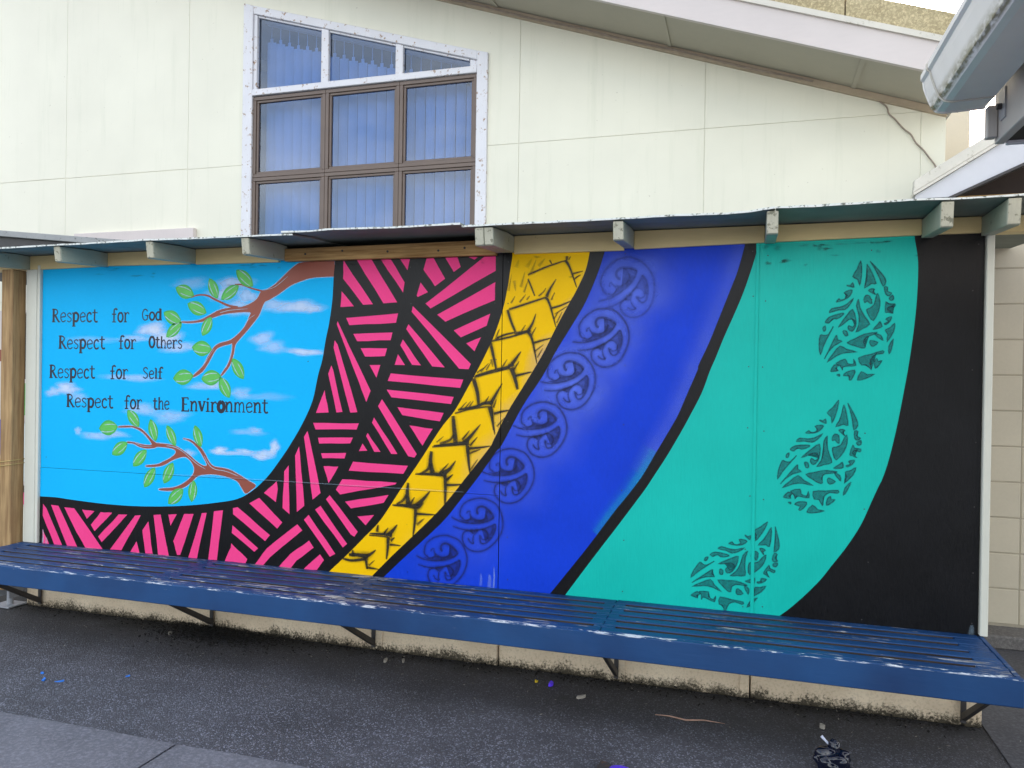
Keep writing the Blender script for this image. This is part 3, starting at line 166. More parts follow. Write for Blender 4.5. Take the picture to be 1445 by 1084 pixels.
def prism(bm, pts, y0, y1, axis='Y', bev=0.0):
    """extrudes an outline: axis Y -> pts are (x,z); X -> pts are (y,z); Z -> pts are (x,y)"""
    def P(a, b, d): return {'Y':(a,d,b),'X':(d,a,b),'Z':(a,b,d)}[axis]
    t = bmesh.new(); n = len(pts)
    A = [t.verts.new(P(a,b,y0)) for a,b in pts]; B = [t.verts.new(P(a,b,y1)) for a,b in pts]
    t.faces.new(A); t.faces.new(B[::-1])
    for i in range(n): t.faces.new((A[i], B[i], B[(i+1)%n], A[(i+1)%n]))
    bmesh.ops.recalc_face_normals(t, faces=t.faces[:])
    if bev: bmesh.ops.bevel(t, geom=t.edges[:], offset=bev, segments=1, affect='EDGES')
    bmesh.ops.triangulate(t, faces=[f for f in t.faces if len(f.verts) > 4])
    me = bpy.data.meshes.new('t'); t.to_mesh(me); t.free(); bm.from_mesh(me); bpy.data.meshes.remove(me); return bm
def tube(bm, pts, r, seg=8):
    pts = [Vector(p) for p in pts]; rings = []
    for i, p in enumerate(pts):
        d = (pts[min(i+1,len(pts)-1)]-pts[max(i-1,0)]).normalized()
        a = d.orthogonal().normalized() if i == 0 else (rings[-1][1]-d*rings[-1][1].dot(d)).normalized()
        b = d.cross(a); rr = r[i] if isinstance(r, (list,tuple)) else r
        rings.append(([bm.verts.new(p+rr*(math.cos(2*math.pi*k/seg)*a+math.sin(2*math.pi*k/seg)*b)) for k in range(seg)], a))
    for i in range(len(rings)-1):
        A, B = rings[i][0], rings[i+1][0]
        for k in range(seg): bm.faces.new((A[k], A[(k+1)%seg], B[(k+1)%seg], B[k]))
    bm.faces.new(rings[0][0][::-1]); bm.faces.new(rings[-1][0]); return bm
def smooth_line(pts, k=4, closed=False):
    P = [Vector((a,b)) for a,b in pts]; n = len(P); out = []
    for i in range(n if closed else n-1):
        p0 = P[(i-1)%n] if closed or i > 0 else P[0]; p1 = P[i]; p2 = P[(i+1)%n]; p3 = P[(i+2)%n] if closed or i < n-2 else P[-1]
        for j in range(k):
            t = j/k; out.append(.5*((2*p1)+(p2-p0)*t+(2*p0-5*p1+4*p2-p3)*t*t+(3*p1-p0-3*p2+p3)*t**3))
    if not closed: out.append(P[-1])
    return out
def mm(pts): return [(a/1000, b/1000) for a, b in pts]

# ------------------------------------------------------------------ materials
def wall_mat():
    t = NT('cream_wall'); c = lin((233,231,213))
    n = t.noise(scale=1.1, det=5); st = t.noise(sc=(7,7,.5), scale=2.2, det=6, rough=.65); fine = t.noise(sc=(60,60,8), scale=2, det=4); z = t.sep('Z')
    col = t.mix(t.ramp(n, .3, .7), tuple(x*.95 for x in c), tuple(min(1,x*1.05) for x in c))
    col = t.mix(t.math('MULTIPLY', t.ramp(st, .54, .78), .26), col, lin((196,200,176)))
    sp = t.noise(scale=38, det=3); col = t.mix(t.math('MULTIPLY', t.ramp(sp, .74, .77), .5), col, lin((140,128,104)))
    M['cream_wall'] = t.done(t.pbsdf(col, .55, fine, .15, .001, .25))
wall_mat()
paint('cream_trim', (226,224,208), .5, .07, 5, (3,40,40), .2)
paint('beam_cream', (226,204,148), .55, .08, 4, (4,40,40), .2, fleck=((120,105,75), 14, .68, .6))
paint('rafter_paint', (172,176,156), .6, .12, 6, (20,4,40), .25, fleck=((90,95,70), 18, .62, .6))
paint('rafter_end', (186,184,164), .7, .16, 10, (50,50,5), .4, fleck=((92,92,72), 30, .55, .75))
paint('soffit_paint', (172,166,150), .6, .07, 2, (8,8,8), .1)
paint('fascia_paint', (202,194,190), .5, .05, 3, (3,20,20), .12)
paint('tan_strip', (176,160,138), .6, .12, 12, (6,30,30), .2)
paint('grey_eave', (176,172,168), .5, .08, 6, (10,10,10), .12, fleck=((120,100,70), 9, .66, .5))
paint('gable_white', (200,201,206), .5, .04, 3, (8,8,8), .1)
paint('gable_trim', (206,202,190), .55, .08, 6, (10,10,20), .15, fleck=((130,125,95), 20, .6, .5))
paint('dark_shade_panel', (46,34,28), .7, .2, 5)
paint('white_casing', (222,222,226), .5, .05, 6, (30,30,8), .2, fleck=((150,116,80), 30, .585, .9))
paint('bronze_frame', (104,88,78), .4, .10, 10, (20,20,20), .1, .5)
paint('blind_fabric', (186,198,220), .7, .05, 6, (60,60,6), .1)
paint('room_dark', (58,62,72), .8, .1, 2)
paint('block_paint', (196,188,168), .6, .06, 4, (20,20,20), .35, fleck=((150,142,118), 16, .68, .5))
paint('mortar', (168,160,142), .8, .08, 10)
paint('edge_trim', (214,214,200), .5, .05, 4, (30,30,6), .15)
paint('flash_grey', (150,152,152), .6, .12, 6, (20,20,20), .2, fleck=((40,42,38), 46, .6, .8))
paint('pale_board', (216,206,202), .6, .05, 5)
paint('galv', (150,154,160), .4, .12, 14, (30,30,30), .15, .5)
paint('steel_dark', (52,50,50), .55, .2, 18, (30,30,30), .2, .5, fleck=((96,66,44), 30, .6, .6))
paint('moss_black', (18,17,14), .9, .4, 20, linear=False)
# the mural's colours
paint('black_paint', (9,9,12), .38, .5, 5, (40,40,9), .9, .24)
paint('sky_blue', (0,184,246), .5, .06, 1.6, (14,14,20), .3, .10)
paint('pink_paint', (252,70,140), .5, .09, 2.5, (30,30,30), .4, .12)
paint('yellow_paint', (252,198,0), .5, .07, 2.5, (30,30,30), .4, .12)
paint('blue_paint', (6,62,206), .44, .14, 2.2, (24,24,10), .4, .16)
paint('teal_paint', (0,192,176), .40, .09, 2.2, (46,46,5), .8, .18)
paint('bark_paint', (146,74,56), .45, .08, 6, (30,30,30), .2)
paint('leaf_paint', (92,190,84), .45, .12, 14, (40,40,40), .2)
paint('leaf_rim', (66,176,76), .5, .10, 10, (40,40,40), .2)
paint('white_paint', (222,236,232), .5, .04, 10, (40,40,40), .2)
paint('letter_paint', (28,26,44), .45, .12, 10, (40,40,40), .2)
soft('spray_dark', (20,26,78), ns=60)
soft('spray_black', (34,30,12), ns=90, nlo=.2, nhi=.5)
soft('spray_teal', (8,72,86), ns=70)
soft('spray_white', (246,250,255), ns=14, nlo=.2, nhi=.6)
soft('spray_halo', (92,122,244), ns=7, nlo=.3, nhi=.7)
soft('spray_cyan', (0,170,214), ns=9)
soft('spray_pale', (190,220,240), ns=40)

def wood_mat(name, c0, c1, axis, rough=.75):
    t = NT(name); sc = {'Z':(40,40,2.2),'X':(2.2,40,40)}[axis]
    n = t.noise(sc=sc, scale=1.6, det=6, rough=.65); n2 = t.noise(scale=3, det=3); n3 = t.noise(sc=tuple(x*3 for x in sc), scale=1.5, det=3)
    col = t.mix(t.ramp(n, .35, .68), lin(c0), lin(c1)); col = t.mix(t.math('MULTIPLY', t.ramp(n2, .5, .75), .4), col, lin(tuple(x*.7 for x in c0)))
    M[name] = t.done(t.pbsdf(col, rough, n3, .4, .0015, .25))
wood_mat('raw_timber', (150,112,66), (206,168,112), 'X')
wood_mat('gap_shade_timber', (52,44,38), (84,72,62), 'X')  # dark timber tone with the shade of the bench gaps put in
wood_mat('post_timber', (146,116,80), (192,160,114), 'Z')
# bench paint: worn through to grey timber along the grain
def bench_mat(name, wear, chip):
    t = NT(name)
    n1 = t.noise(scale=2.2, det=4); col = t.mix(t.ramp(n1, .3, .7), lin((12,52,98)), lin((22,74,126)))
    n2 = t.noise(sc=(5,42,42), scale=1.5, det=8, rough=.74); nb_ = t.noise(sc=(1.2,5,5), scale=1.3, det=4)
    w = t.ramp(t.math('ADD', n2, t.math('MULTIPLY', nb_, .5)), wear, wear+.05)
    wood = t.mix(t.ramp(t.noise(sc=(6,160,160), scale=1.5, det=4), .35, .65), lin((104,98,92)), lin((206,206,208)))
    col = t.mix(w, col, wood)
    if chip:
        z = t.sep('Z'); nz = t.noise(sc=(7,20,60), scale=1.6, det=6, rough=.7)
        e = t.math('MULTIPLY', t.ramp(z, .379, .3835), t.ramp(nz, .52, .58))
        col = t.mix(e, col, lin((214,220,226)))
        ns = t.noise(sc=(3,6,6), scale=7, det=7, rough=.8); col = t.mix(t.ramp(ns, .70, .72), col, lin((150,170,196)))
    bmp = t.math('ADD', t.math('MULTIPLY', w, -.6), n2)
    M[name] = t.done(t.pbsdf(col, t.math('ADD', t.math('MULTIPLY', w, .3), .52), bmp, .45, .002, .4))
bench_mat('bench_slat_paint', .835, False); bench_mat('bench_front_paint', 1.0, True)
# rendered plinth: beige render, black mould climbing from the ground
def plinth_mat():
    t = NT('plinth_render'); z = t.sep('Z')
    base = t.mix(t.ramp(t.noise(scale=5, det=5), .3, .7), lin((206,187,160)), lin((226,209,182)))
    g = t.noise(scale=95, det=3); base = t.mix(t.math('MULTIPLY', t.ramp(g, .5, .72), .35), base, lin((150,128,98)))
    n = t.noise(sc=(1,1,.5), scale=7, det=7, rough=.72); nf = t.noise(scale=85, det=5, rough=.8)
    h = t.math('ADD', t.math('MULTIPLY', t.ramp(z, -.02, .24), -1.0), t.math('ADD', t.math('MULTIPLY', n, .55), t.math('MULTIPLY', nf, .72)))
    m = t.ramp(h, .36, .50); col = t.mix(t.math('MULTIPLY', m, .93), base, lin((34,32,24)))
    M['plinth_render'] = t.done(t.pbsdf(col, .85, t.math('ADD', g, t.math('MULTIPLY', n, .6)), .6, .004, .2))
plinth_mat()
def asphalt_mat():
    t = NT('asphalt'); y = t.sep('Y')
    v = t.n('ShaderNodeTexVoronoi'); v.inputs['Scale'].default_value = 185; t.l(t.geo.outputs['Position'], v.inputs['Vector'])
    sx = t.n('ShaderNodeSeparateColor'); t.l(v.outputs['Color'], sx.inputs[0])
    big = t.noise(scale=1.4, det=5); mid = t.noise(scale=9, det=5)
    base = t.mix(t.ramp(big, .3, .7), lin((68,68,74)), lin((92,93,101)))
    base = t.mix(t.math('MULTIPLY', t.ramp(sx.outputs[0], .1, .75), .45), base, lin((40,40,46)))
    base = t.mix(t.math('MULTIPLY', t.ramp(sx.outputs[1], .78, .95), t.ramp(mid, .15, .5)), base, lin((136,138,152)))
    gr = t.noise(scale=190, det=4, rough=.8); base = t.mix(t.math('MULTIPLY', t.ramp(gr, .54, .70), .34), base, lin((158,160,174))); base = t.mix(t.math('MULTIPLY', t.ramp(gr, .46, .34), .5), base, lin((34,34,38)))
    edge = t.math('ADD', y, t.math('MULTIPLY', t.math('SUBTRACT', t.noise(scale=2.0, det=5), .5), .5))
    pt = t.noise(scale=3.2, det=7, rough=.7); base = t.mix(t.math('MULTIPLY', t.ramp(pt, .52, .66), .35), base, lin((46,46,50)))
    damp = t.math('MULTIPLY', t.ramp(edge, -.66, -.28), .62)
    base = t.mix(damp, base, lin((48,46,44)))
    grime = t.math('MULTIPLY', t.ramp(edge, -.14, .0), .6); base = t.mix(grime, base, lin((24,23,19)))
    hgt = t.math('ADD', t.math('MULTIPLY', v.outputs['Distance'], -1.0), t.math('MULTIPLY', mid, .6))
    M['asphalt'] = t.done(t.pbsdf(base, .72, hgt, .8, .006, .4))
asphalt_mat()
def concrete_mat(name, c0, c1, streak=(1,1,1)):
    t = NT(name); n = t.noise(scale=2.4, det=6, rough=.65); f = t.noise(sc=streak, scale=70, det=4, rough=.7); g = t.noise(scale=260, det=2)
    col = t.mix(t.ramp(n, .3, .7), lin(c0), lin(c1)); col = t.mix(t.math('MULTIPLY', t.ramp(f, .45, .7), .55), col, lin(tuple(min(255,x*1.35) for x in c1)))
    col = t.mix(t.math('MULTIPLY', t.ramp(g, .55, .7), .4), col, lin(tuple(x*.55 for x in c0)))
    M[name] = t.done(t.pbsdf(col, .8, t.math('ADD', f, g), .5, .003, .3))
concrete_mat('path_concrete', (90,91,98), (110,111,119)); concrete_mat('slab_concrete', (66,66,70), (84,84,88))
concrete_mat('roof_cap', (146,132,98), (184,172,138)); concrete_mat('kerb_concrete', (84,82,82), (112,110,108))
def sheet_mat():
    t = NT('roof_sheet'); n = t.noise(scale=3, det=5); n2 = t.noise(scale=60, det=6, rough=.7)
    col = t.mix(t.ramp(n, .3, .7), lin((118,126,120)), lin((142,148,140)))
    z = t.n('ShaderNodeNewGeometry'); sn = t.n('ShaderNodeSeparateXYZ'); t.l(z.outputs['Normal'], sn.inputs[0])
    lip = t.math('GREATER_THAN', t.math('ABSOLUTE', sn.outputs[1]), .5)
    col = t.mix(lip, col, lin((226,230,224)))
    col = t.mix(t.math('MULTIPLY', t.math('MULTIPLY', lip, t.ramp(n2, .53, .6)), .85), col, lin((70,76,58)))
    M['roof_sheet'] = t.done(t.pbsdf(col, .75, n2, .25, .002, .2))
sheet_mat()
def gutter_mat():
    t = NT('gutter_metal'); n = t.noise(scale=4, det=5); z = t.sep('Z')
    col = t.mix(t.ramp(n, .3, .7), lin((226,224,218)), lin((240,238,232)))
    n2 = t.noise(sc=(3,1,3), scale=30, det=5)
    band = t.math('MULTIPLY', t.ramp(z, 2.1805, 2.186), t.math('SUBTRACT', 1.0, t.ramp(z, 2.192, 2.215)))
    col = t.mix(t.math('MULTIPLY', band, t.ramp(n2, .3, .55)), col, lin((128,120,82)))
    M['gutter_metal'] = t.done(t.pbsdf(col, .35, n, .03, .001, .5))
gutter_mat()
def glass_mat():
    t = NT('window_glass'); tr = t.n('ShaderNodeBsdfTransparent'); tr.inputs[0].default_value = (.58,.69,.84,1)
    gl = t.n('ShaderNodeBsdfGlossy'); gl.inputs['Roughness'].default_value = .01; gl.inputs['Color'].default_value = (.9,.95,1,1)
    fr = t.n('ShaderNodeLayerWeight'); fr.inputs[0].default_value = .5
    mx = t.n('ShaderNodeMixShader'); t.l(t.math('ADD', t.math('MULTIPLY', t.math('POWER', fr.outputs[1], 2.0), .42), .05), mx.inputs[0])
    t.l(tr.outputs[0], mx.inputs[1]); t.l(gl.outputs[0], mx.inputs[2]); M['window_glass'] = t.done(mx.outputs[0])
glass_mat()
def plain(name, rgb, rough=.4, spec=.5):
    t = NT(name); n = t.noise(scale=25, det=4); c = lin(rgb)
    M[name] = t.done(t.pbsdf(t.mix(t.ramp(n, .3, .7), tuple(x*.8 for x in c), tuple(min(1, x*1.15) for x in c)), rough, n, .15, .002, spec))
plain('bag_plastic', (8,14,34), .16, .6); plain('bag_tip', (190,196,214), .4); plain('purple_plastic', (92,58,226), .4); plain('litter_pale', (150,144,134), .8)
plain('litter_yellow', (206,180,40), .7); plain('blue_splash', (40,120,214), .6); plain('string_fibre', (190,168,110), .9); plain('twig_wood', (150,120,104), .9)
plain('cable_sheath', (150,136,122), .6); plain('sky_dome', (180,200,230))

# ------------------------------------------------------------------ ground
bm = nb(); bmesh.ops.create_grid(bm, x_segments=1, y_segments=1, size=150); g = obj('asphalt_ground', bm, 'asphalt', origin=(0,0,0)); tag(g, kind='structure')
bm = nb()
for x0, x1 in ((-8, 1.985), (1.995, 9)):
    v = [bm.verts.new(q) for q in ((x0,-3.1,.004),(x1,-3.1,.004),(x1,-1.170,.004),(x0,-1.168,.004))]; bm.faces.new(v)
bmesh.ops.subdivide_edges(bm, edges=bm.edges[:], cuts=30)
for v in bm.verts:
    if v.co.y > -1.2: v.co.y += random.uniform(-.012,.006)
tag(obj('concrete_path', bm, 'path_concrete'), kind='structure')
bm = nb(); v = [bm.verts.new(q) for q in ((5.012,-1.6,.004),(9,-1.6,.004),(9,1.33,.004),(5.012,1.33,.004))]; bm.faces.new(v)
tag(obj('concrete_slab', bm, 'slab_concrete'), kind='structure')
bm = nb(); box(bm, 4.6, 9, 1.12, 1.33, 0, .075, .01); tag(obj('kerb', bm, 'kerb_concrete'), kind='structure')

# ------------------------------------------------------------------ main building
def roofz(x): return 4.022-.3408*(x-2.078) if x > -3 else 4.022-.3408*(-3-2.078)+.3408*(x+3)
B = thing('school_building', (1,5,0), 'cream clad school building with raked roof and large window behind the canopy', 'building')
YU = 1.33
def wall_piece(pts, m='cream_wall', name='wall_panel', y=YU, th=.005):
    bm = nb(); prism(bm, pts, y, y+th, 'Y', .0012); return obj(name, bm, m, B)
J = .0010
def raked(x0, x1, z0): return [(x0+J,z0),(x1-J,z0),(x1-J,roofz(x1)-.012),(x0+J,roofz(x0)-.012)]
for x0, x1 in ((-4.9,-3.7),(-3.7,-2.5),(-2.5,-1.297),(-1.297,-.102)):
    z = 3.005 if x1 > -1 else 3.008
    if x0 < -3 < x1: wall_piece([(x0+J,z),(x1-J,z),(x1-J,roofz(x1)-.012),(-3,roofz(-3)-.012),(x0+J,roofz(x0)-.012)])
    else: wall_piece(raked(x0, x1, z))
    wall_piece([(x0+J,2.0),(x1-J,2.0),(x1-J,z-.004),(x0+J,z-.0025)])
WX0, WX1 = .40, 2.34
def wtop(x): return 4.206+(3.628-4.206)*(x-.40)/(2.339-.40)
wall_piece([(-.102+J,3.0),(WX0,3.0),(WX0,wtop(WX0)),(WX1,wtop(WX1)),(WX1,3.002),(2.563-J,3.002),(2.563-J,roofz(2.563)-.012),(-.102+J,roofz(-.102)-.012)])
wall_piece([(-.102+J,2.0),(WX0,2.0),(WX0,2.998),(-.102+J,2.998)]); wall_piece([(WX1,2.0),(2.563-J,2.0),(2.563-J,3.0),(WX1,3.0)])
for x0, x1 in ((2.563,3.772),(3.772,4.988),(4.988,5.117)):
    wall_piece(raked(x0, x1, 3.0022)); wall_piece([(x0+J,2.0),(x1-J,2.0),(x1-J,3.0),(x0+J,3.0)])
# body behind the cladding
bm = nb(); prism(bm, [(-4.9,0),(.42,0),(.42,roofz(.42)-.02),(-3,roofz(-3)-.02),(-4.9,roofz(-4.9)-.02)], YU+.0052, YU+.06)
prism(bm, [(2.32,0),(5.112,0),(5.112,roofz(5.112)-.02),(2.32,roofz(2.32)-.02)], YU+.0052, YU+.06)
prism(bm, [(.42,0),(2.32,0),(2.32,1.9),(.42,1.9)], YU+.0052, YU+.06)
prism(bm, [(.42,wtop(.42)-.03),(2.32,wtop(2.32)-.03),(2.32,roofz(2.32)-.02),(.42,roofz(.42)-.02)], YU+.0052, YU+.06)
obj('wall_frame', bm, 'cream_wall', B)
bm = nb(); box(bm, 5.06, 5.115, YU+.06, 9.5, 0, roofz(5.1)+.17); obj('side_wall', bm, 'cream_wall', B)
bm = nb(); box(bm, -4.9, -4.85, YU+.06, 9.5, 0, roofz(-4.88)+.17); obj('side_wall', bm, 'cream_wall', B)
bm = nb(); prism(bm, [(-4.9,0),(5.1,0),(5.1,roofz(5.1)+.17),(-3,roofz(-3)+.17),(-4.9,roofz(-4.9)+.17)], 9.5, 9.55); obj('rear_wall', bm, 'cream_wall', B)
bm = nb(); box(bm, 5.117, 5.545, 2.6, 2.7, 0, 3.4); obj('wing_wall', bm, 'block_paint', B)
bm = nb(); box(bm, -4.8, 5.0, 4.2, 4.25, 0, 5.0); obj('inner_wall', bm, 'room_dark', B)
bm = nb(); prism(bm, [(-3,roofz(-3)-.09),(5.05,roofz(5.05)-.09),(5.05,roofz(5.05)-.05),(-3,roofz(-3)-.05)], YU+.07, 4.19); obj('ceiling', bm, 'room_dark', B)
# roof slab, soffit sheets, fascia, verge capping
def rail(bm, y0, y1, dz0, dz1, x0=-3, x1=5.2):
    prism(bm, [(x0,roofz(x0)+dz0),(x1,roofz(x1)+dz0),(x1,roofz(x1)+dz1),(x0,roofz(x0)+dz1)], y0, y1)
sx = [-3,-1.2,.6,2.4,3.55,4.62,5.18]
for a, b in zip(sx, sx[1:]):
    bm = nb(); rail(bm, .842, YU-.001, .012, .02, a+.003, b-.003); obj('soffit_sheet', bm, 'soffit_paint', B)
for a in sx[1:-1]:
    bm = nb(); rail(bm, .842, YU-.03, .004, .0115, a-.012, a+.012); obj('soffit_batten', bm, 'soffit_paint', B)
bm = nb(); rail(bm, .818, .84, -.012, .175, -3, 5.19); obj('fascia', bm, 'fascia_paint', B)
bm = nb(); rail(bm, .803, .817, .150, .182, -3, 5.19); obj('fascia_lip', bm, 'gable_trim', B)
bm = nb(); rail(bm, .803, .817, -.016, .002, -3, 5.19); obj('fascia_bead', bm, 'fascia_paint', B)
for a, b in ((-3,-1.1),(-1.1,.8),(.8,2.7),(2.7,4.52),(4.524,5.19)):
    bm = nb(); rail(bm, .86, .98, .19, .335, a+.002, b-.002); obj('verge_capping', bm, 'roof_cap', B)
bm = nb(); prism(bm, [(-5.2,roofz(-5.2)+.19),(-3,roofz(-3)+.19),(5.25,roofz(5.25)+.19),(5.25,roofz(5.25)+.24),(-3,roofz(-3)+.25),(-5.2,roofz(-5.2)+.24)], .99, 10); obj('roof', bm, 'flash_grey', B)
bm = nb(); rail(bm, YU-.026, YU-.001, -.03, .010, -3, 5.115); obj('scotia_strip', bm, 'tan_strip', B)
bm = nb(); tube(bm, [(x, YU-.032, roofz(x)-.012+.004*math.sin(x*9)) for x in np.linspace(1.2,4.40,60)], .006, 6); obj('cable_run', bm, 'cable_sheath', B)
cb = [(4.40,3.247),(4.53,3.205),(4.653,3.151),(4.73,3.10),(4.799,3.046),(4.815,3.0),(4.846,2.968),(4.875,2.93),(4.90,2.90),(4.933,2.87),(4.96,2.82),(5.0,2.775),(5.03,2.73),(5.065,2.677),(5.09,2.60)]
bm = nb(); tube(bm, [(p.x, YU-.014, p.y) for p in smooth_line(cb, 4)], .0045, 7); o = obj('loose_cable', bm, 'cable_sheath', B, True)
# ---- window
Wn = bpy.data.objects.new('window', None); Wn.location = (0,0,0); link(Wn); Wn.parent = B; Wn.location = Vector((1.37,YU,2.3))-B.location; Wn['_w'] = [1.37,YU,2.3]
def wp(name, pts, m, y0=YU-.02, y1=YU+.03, bev=.003): 
    bm = nb(); prism(bm, pts, y0, y1, 'Y', bev); return obj(name, bm, m, Wn)
wp('casing', [(.40,1.9),(.482,1.9),(.482,wtop(.482)-.002),(.40,wtop(.40))], 'white_casing')
wp('casing', [(2.262,1.9),(2.34,1.9),(2.34,wtop(2.34)),(2.262,wtop(2.262)-.002)], 'white_casing')
wp('casing', [(.4825,wtop(.4825)-.002),(2.2615,wtop(2.2615)-.002),(2.2615,wtop(2.2615)-.062),(.4825,wtop(.4825)-.062)], 'white_casing', YU-.018)
def itop(x): return wtop(x)-.063
wp('transom', [(.4825,3.506),(2.2615,3.500),(2.2615,3.546),(.4825,3.552)], 'white_casing', YU-.022)
wp('mullion', [(.4825,3.553),(.512,3.553),(.512,itop(.512)),(.4825,itop(.4825))], 'white_casing', YU-.006)
wp('mullion', [(1.055,3.552),(1.115,3.552),(1.115,itop(1.115)),(1.055,itop(1.055))], 'white_casing', YU-.006)
wp('mullion', [(1.648,3.550),(1.706,3.550),(1.706,itop(1.706)),(1.648,itop(1.648))], 'white_casing', YU-.006)
wp('glazing_bead', [(.513,itop(.513)-.014),(1.054,itop(1.054)-.014),(1.054,itop(1.054)),(.513,itop(.513))], 'white_casing', YU+.002)
wp('glazing_bead', [(1.116,itop(1.116)-.014),(1.647,itop(1.647)-.014),(1.647,itop(1.647)),(1.116,itop(1.116))], 'white_casing', YU+.002)
wp('glazing_bead', [(1.707,itop(1.707)-.014),(2.2,itop(2.2)-.014),(2.2,itop(2.2)),(1.707,itop(1.707))], 'white_casing', YU+.002)
wp('casing', [(2.205,3.547),(2.2615,3.547),(2.2615,itop(2.2615)-.0005),(2.205,itop(2.205)-.0005)], 'white_casing', YU+.001)
for a, b in ((.513,1.054),(1.116,1.647),(1.707,2.215)):
    zb = itop(b)-.014
    pts = [(a,3.552),(b,3.552),(b,max(zb,3.556)),(a,itop(a)-.014)]
    wp('pane', pts, 'window_glass', YU+.020, YU+.0215, 0)
cols = [(.4825,1.094),(1.096,1.682),(1.684,2.2615)]; rows = [(2.898,3.499),(2.297,2.896),(1.90,2.295)]
def ring(bm, x0, x1, z0, z1, w, y0, y1):
    box(bm, x0, x1, y0, y1, z1-w, z1, .002); box(bm, x0, x1, y0, y1, z0, z0+w, .002)
    box(bm, x0, x0+w, y0, y1, z0+w+.0003, z1-w-.0003, .002); box(bm, x1-w, x1, y0, y1, z0+w+.0003, z1-w-.0003, .002)
for x0, x1 in cols:
    for z0, z1 in rows:
        bm = nb(); ring(bm, x0, x1, z0, z1, .026, YU-.004, YU+.03); ring(bm, x0+.0265, x1-.0265, z0+.0265, z1-.0265, .017, YU+.006, YU+.03); obj('sash_frame', bm, 'bronze_frame', Wn)
        bm = nb(); box(bm, x0+.0437, x1-.0437, YU+.020, YU+.0215, z0+.0437, z1-.0437); obj('pane', bm, 'window_glass', Wn)
# ---- vertical blinds behind the glass
VB = thing('vertical_blind', (1.37,1.46,2.0), 'white vertical slat blind hanging behind the building window panes', 'blind')
bm = nb(); prism(bm, [(.5,wtop(.5)-.075),(2.3,wtop(2.3)-.075),(2.3,wtop(2.3)-.045),(.5,wtop(.5)-.045)], 1.44, 1.49); obj('headrail', bm, 'blind_fabric', VB)
x = .505; k = 0
while x < 2.28:
    top = wtop(x+.05)-.20+random.uniform(-.006,.006); w = .067; a = R(16+random.uniform(-3,3))
    if top > 2.2:
        bm = nb(); c, s = math.cos(a)*w/2, math.sin(a)*w/2; cx = x+.0385
        pr = [(cx-c,1.465-s),(cx-c*.5,1.465-s*.5-.004),(cx,1.465-.005),(cx+c*.5,1.465+s*.5-.004),(cx+c,1.465+s)]
        vs = [[bm.verts.new((u,v,z)) for u,v in pr] for z in (2.0, top)]
        for i in range(4): bm.faces.new((vs[0][i],vs[0][i+1],vs[1][i+1],vs[1][i]))
        box(bm, cx-.012, cx+.012, 1.462, 1.465, top, top+.028); box(bm, cx-.003, cx+.003, 1.462, 1.464, top+.028, wtop(cx)-.076)
        obj('slat', bm, 'blind_fabric', VB)
    x += .0775
bm = nb(); box(bm, -1.161, -.008, 1.288, YU-.001, 2.455, 2.540, .003); tag(obj('wall_board', bm, 'pale_board'), 'pale pinkish board fixed low on the cream wall left of the window', 'board')

# ------------------------------------------------------------------ painted block wall on the right
BW = thing('block_wall', (5.6,YU,0), 'cream painted concrete block wall right of the mural', 'wall')
bm = nb(); box(bm, 5.12, 8.0, YU+.003, YU+.14, .0, 2.285); obj('mortar_bed', bm, 'mortar', BW)
bk = None
for c in range(5):
    for r_ in range(11):
        x1 = 5.522+.4*c; z0 = .083+.2*r_
        bm = None
        if c < 2:
            bm = nb(); box(bm, x1-.394, x1, YU-.0002, YU+.1, z0+.0035, z0+.1965, .003)
            o = obj('block', bm, 'block_paint', BW)
bm = nb()
for c in range(2,6):
    for r_ in range(11): box(bm, 5.522+.4*c-.394, 5.522+.4*c, YU-.0002, YU+.1, .0865+.2*r_, .0865+.193+.2*r_, .003)
tag(obj('far_blocks', bm, 'block_paint', BW), kind='stuff')

# gable-ended awning over the block wall
GA = thing('gable_awning', (5.8,.9,2.2), 'white gable end of low awning roof above the block wall', 'awning')
def sl(x, z): return z+.622*(x-4.871)
bm = nb(); prism(bm, [(4.868,2.428),(7.2,sl(7.2,2.43)),(7.2,sl(7.2,2.497)),(4.872,2.493)], .86, .90, 'Y', .003); obj('barge_trim', bm, 'gable_trim', GA)
bm = nb(); prism(bm, [(4.868,2.412),(7.2,sl(7.2,2.414)),(7.2,sl(7.2,2.4285)),(4.868,2.4265)], .85, .905); obj('trim_lip', bm, 'gable_trim', GA)
bm = nb(); prism(bm, [(4.88,2.40),(5.035,2.40),(7.2,2.40+(7.2-5.035)*.46),(7.2,sl(7.2,2.412)),(4.88,sl(4.88,2.411))], .872, .892); obj('gable_board', bm, 'gable_white', GA)
bm = nb(); prism(bm, [(5.035,2.384),(7.2,2.384+(7.2-5.035)*.46),(7.2,2.3985+(7.2-5.035)*.46),(5.035,2.3985)], .86, .93); obj('board_edge', bm, 'steel_dark', GA)
bm = nb(); prism(bm, [(4.95,sl(4.95,2.435)),(7.2,sl(7.2,2.435)),(7.2,sl(7.2,2.475)),(4.95,sl(4.95,2.475))], .905, 1.326); obj('awning_roof', bm, 'flash_grey', GA)
bm = nb(); prism(bm, [(4.95,2.29),(7.2,2.29),(7.2,3.7),(4.95,2.42)], 1.285, 1.327); obj('dark_shade_panel', bm, 'dark_shade_panel', GA)  # dark sheet painting the enclosed shade under the awning roof
bm = nb(); box(bm, 5.05, 7.2, 1.15, 1.2, 2.448, 2.462); obj('purlin', bm, 'raw_timber', GA)

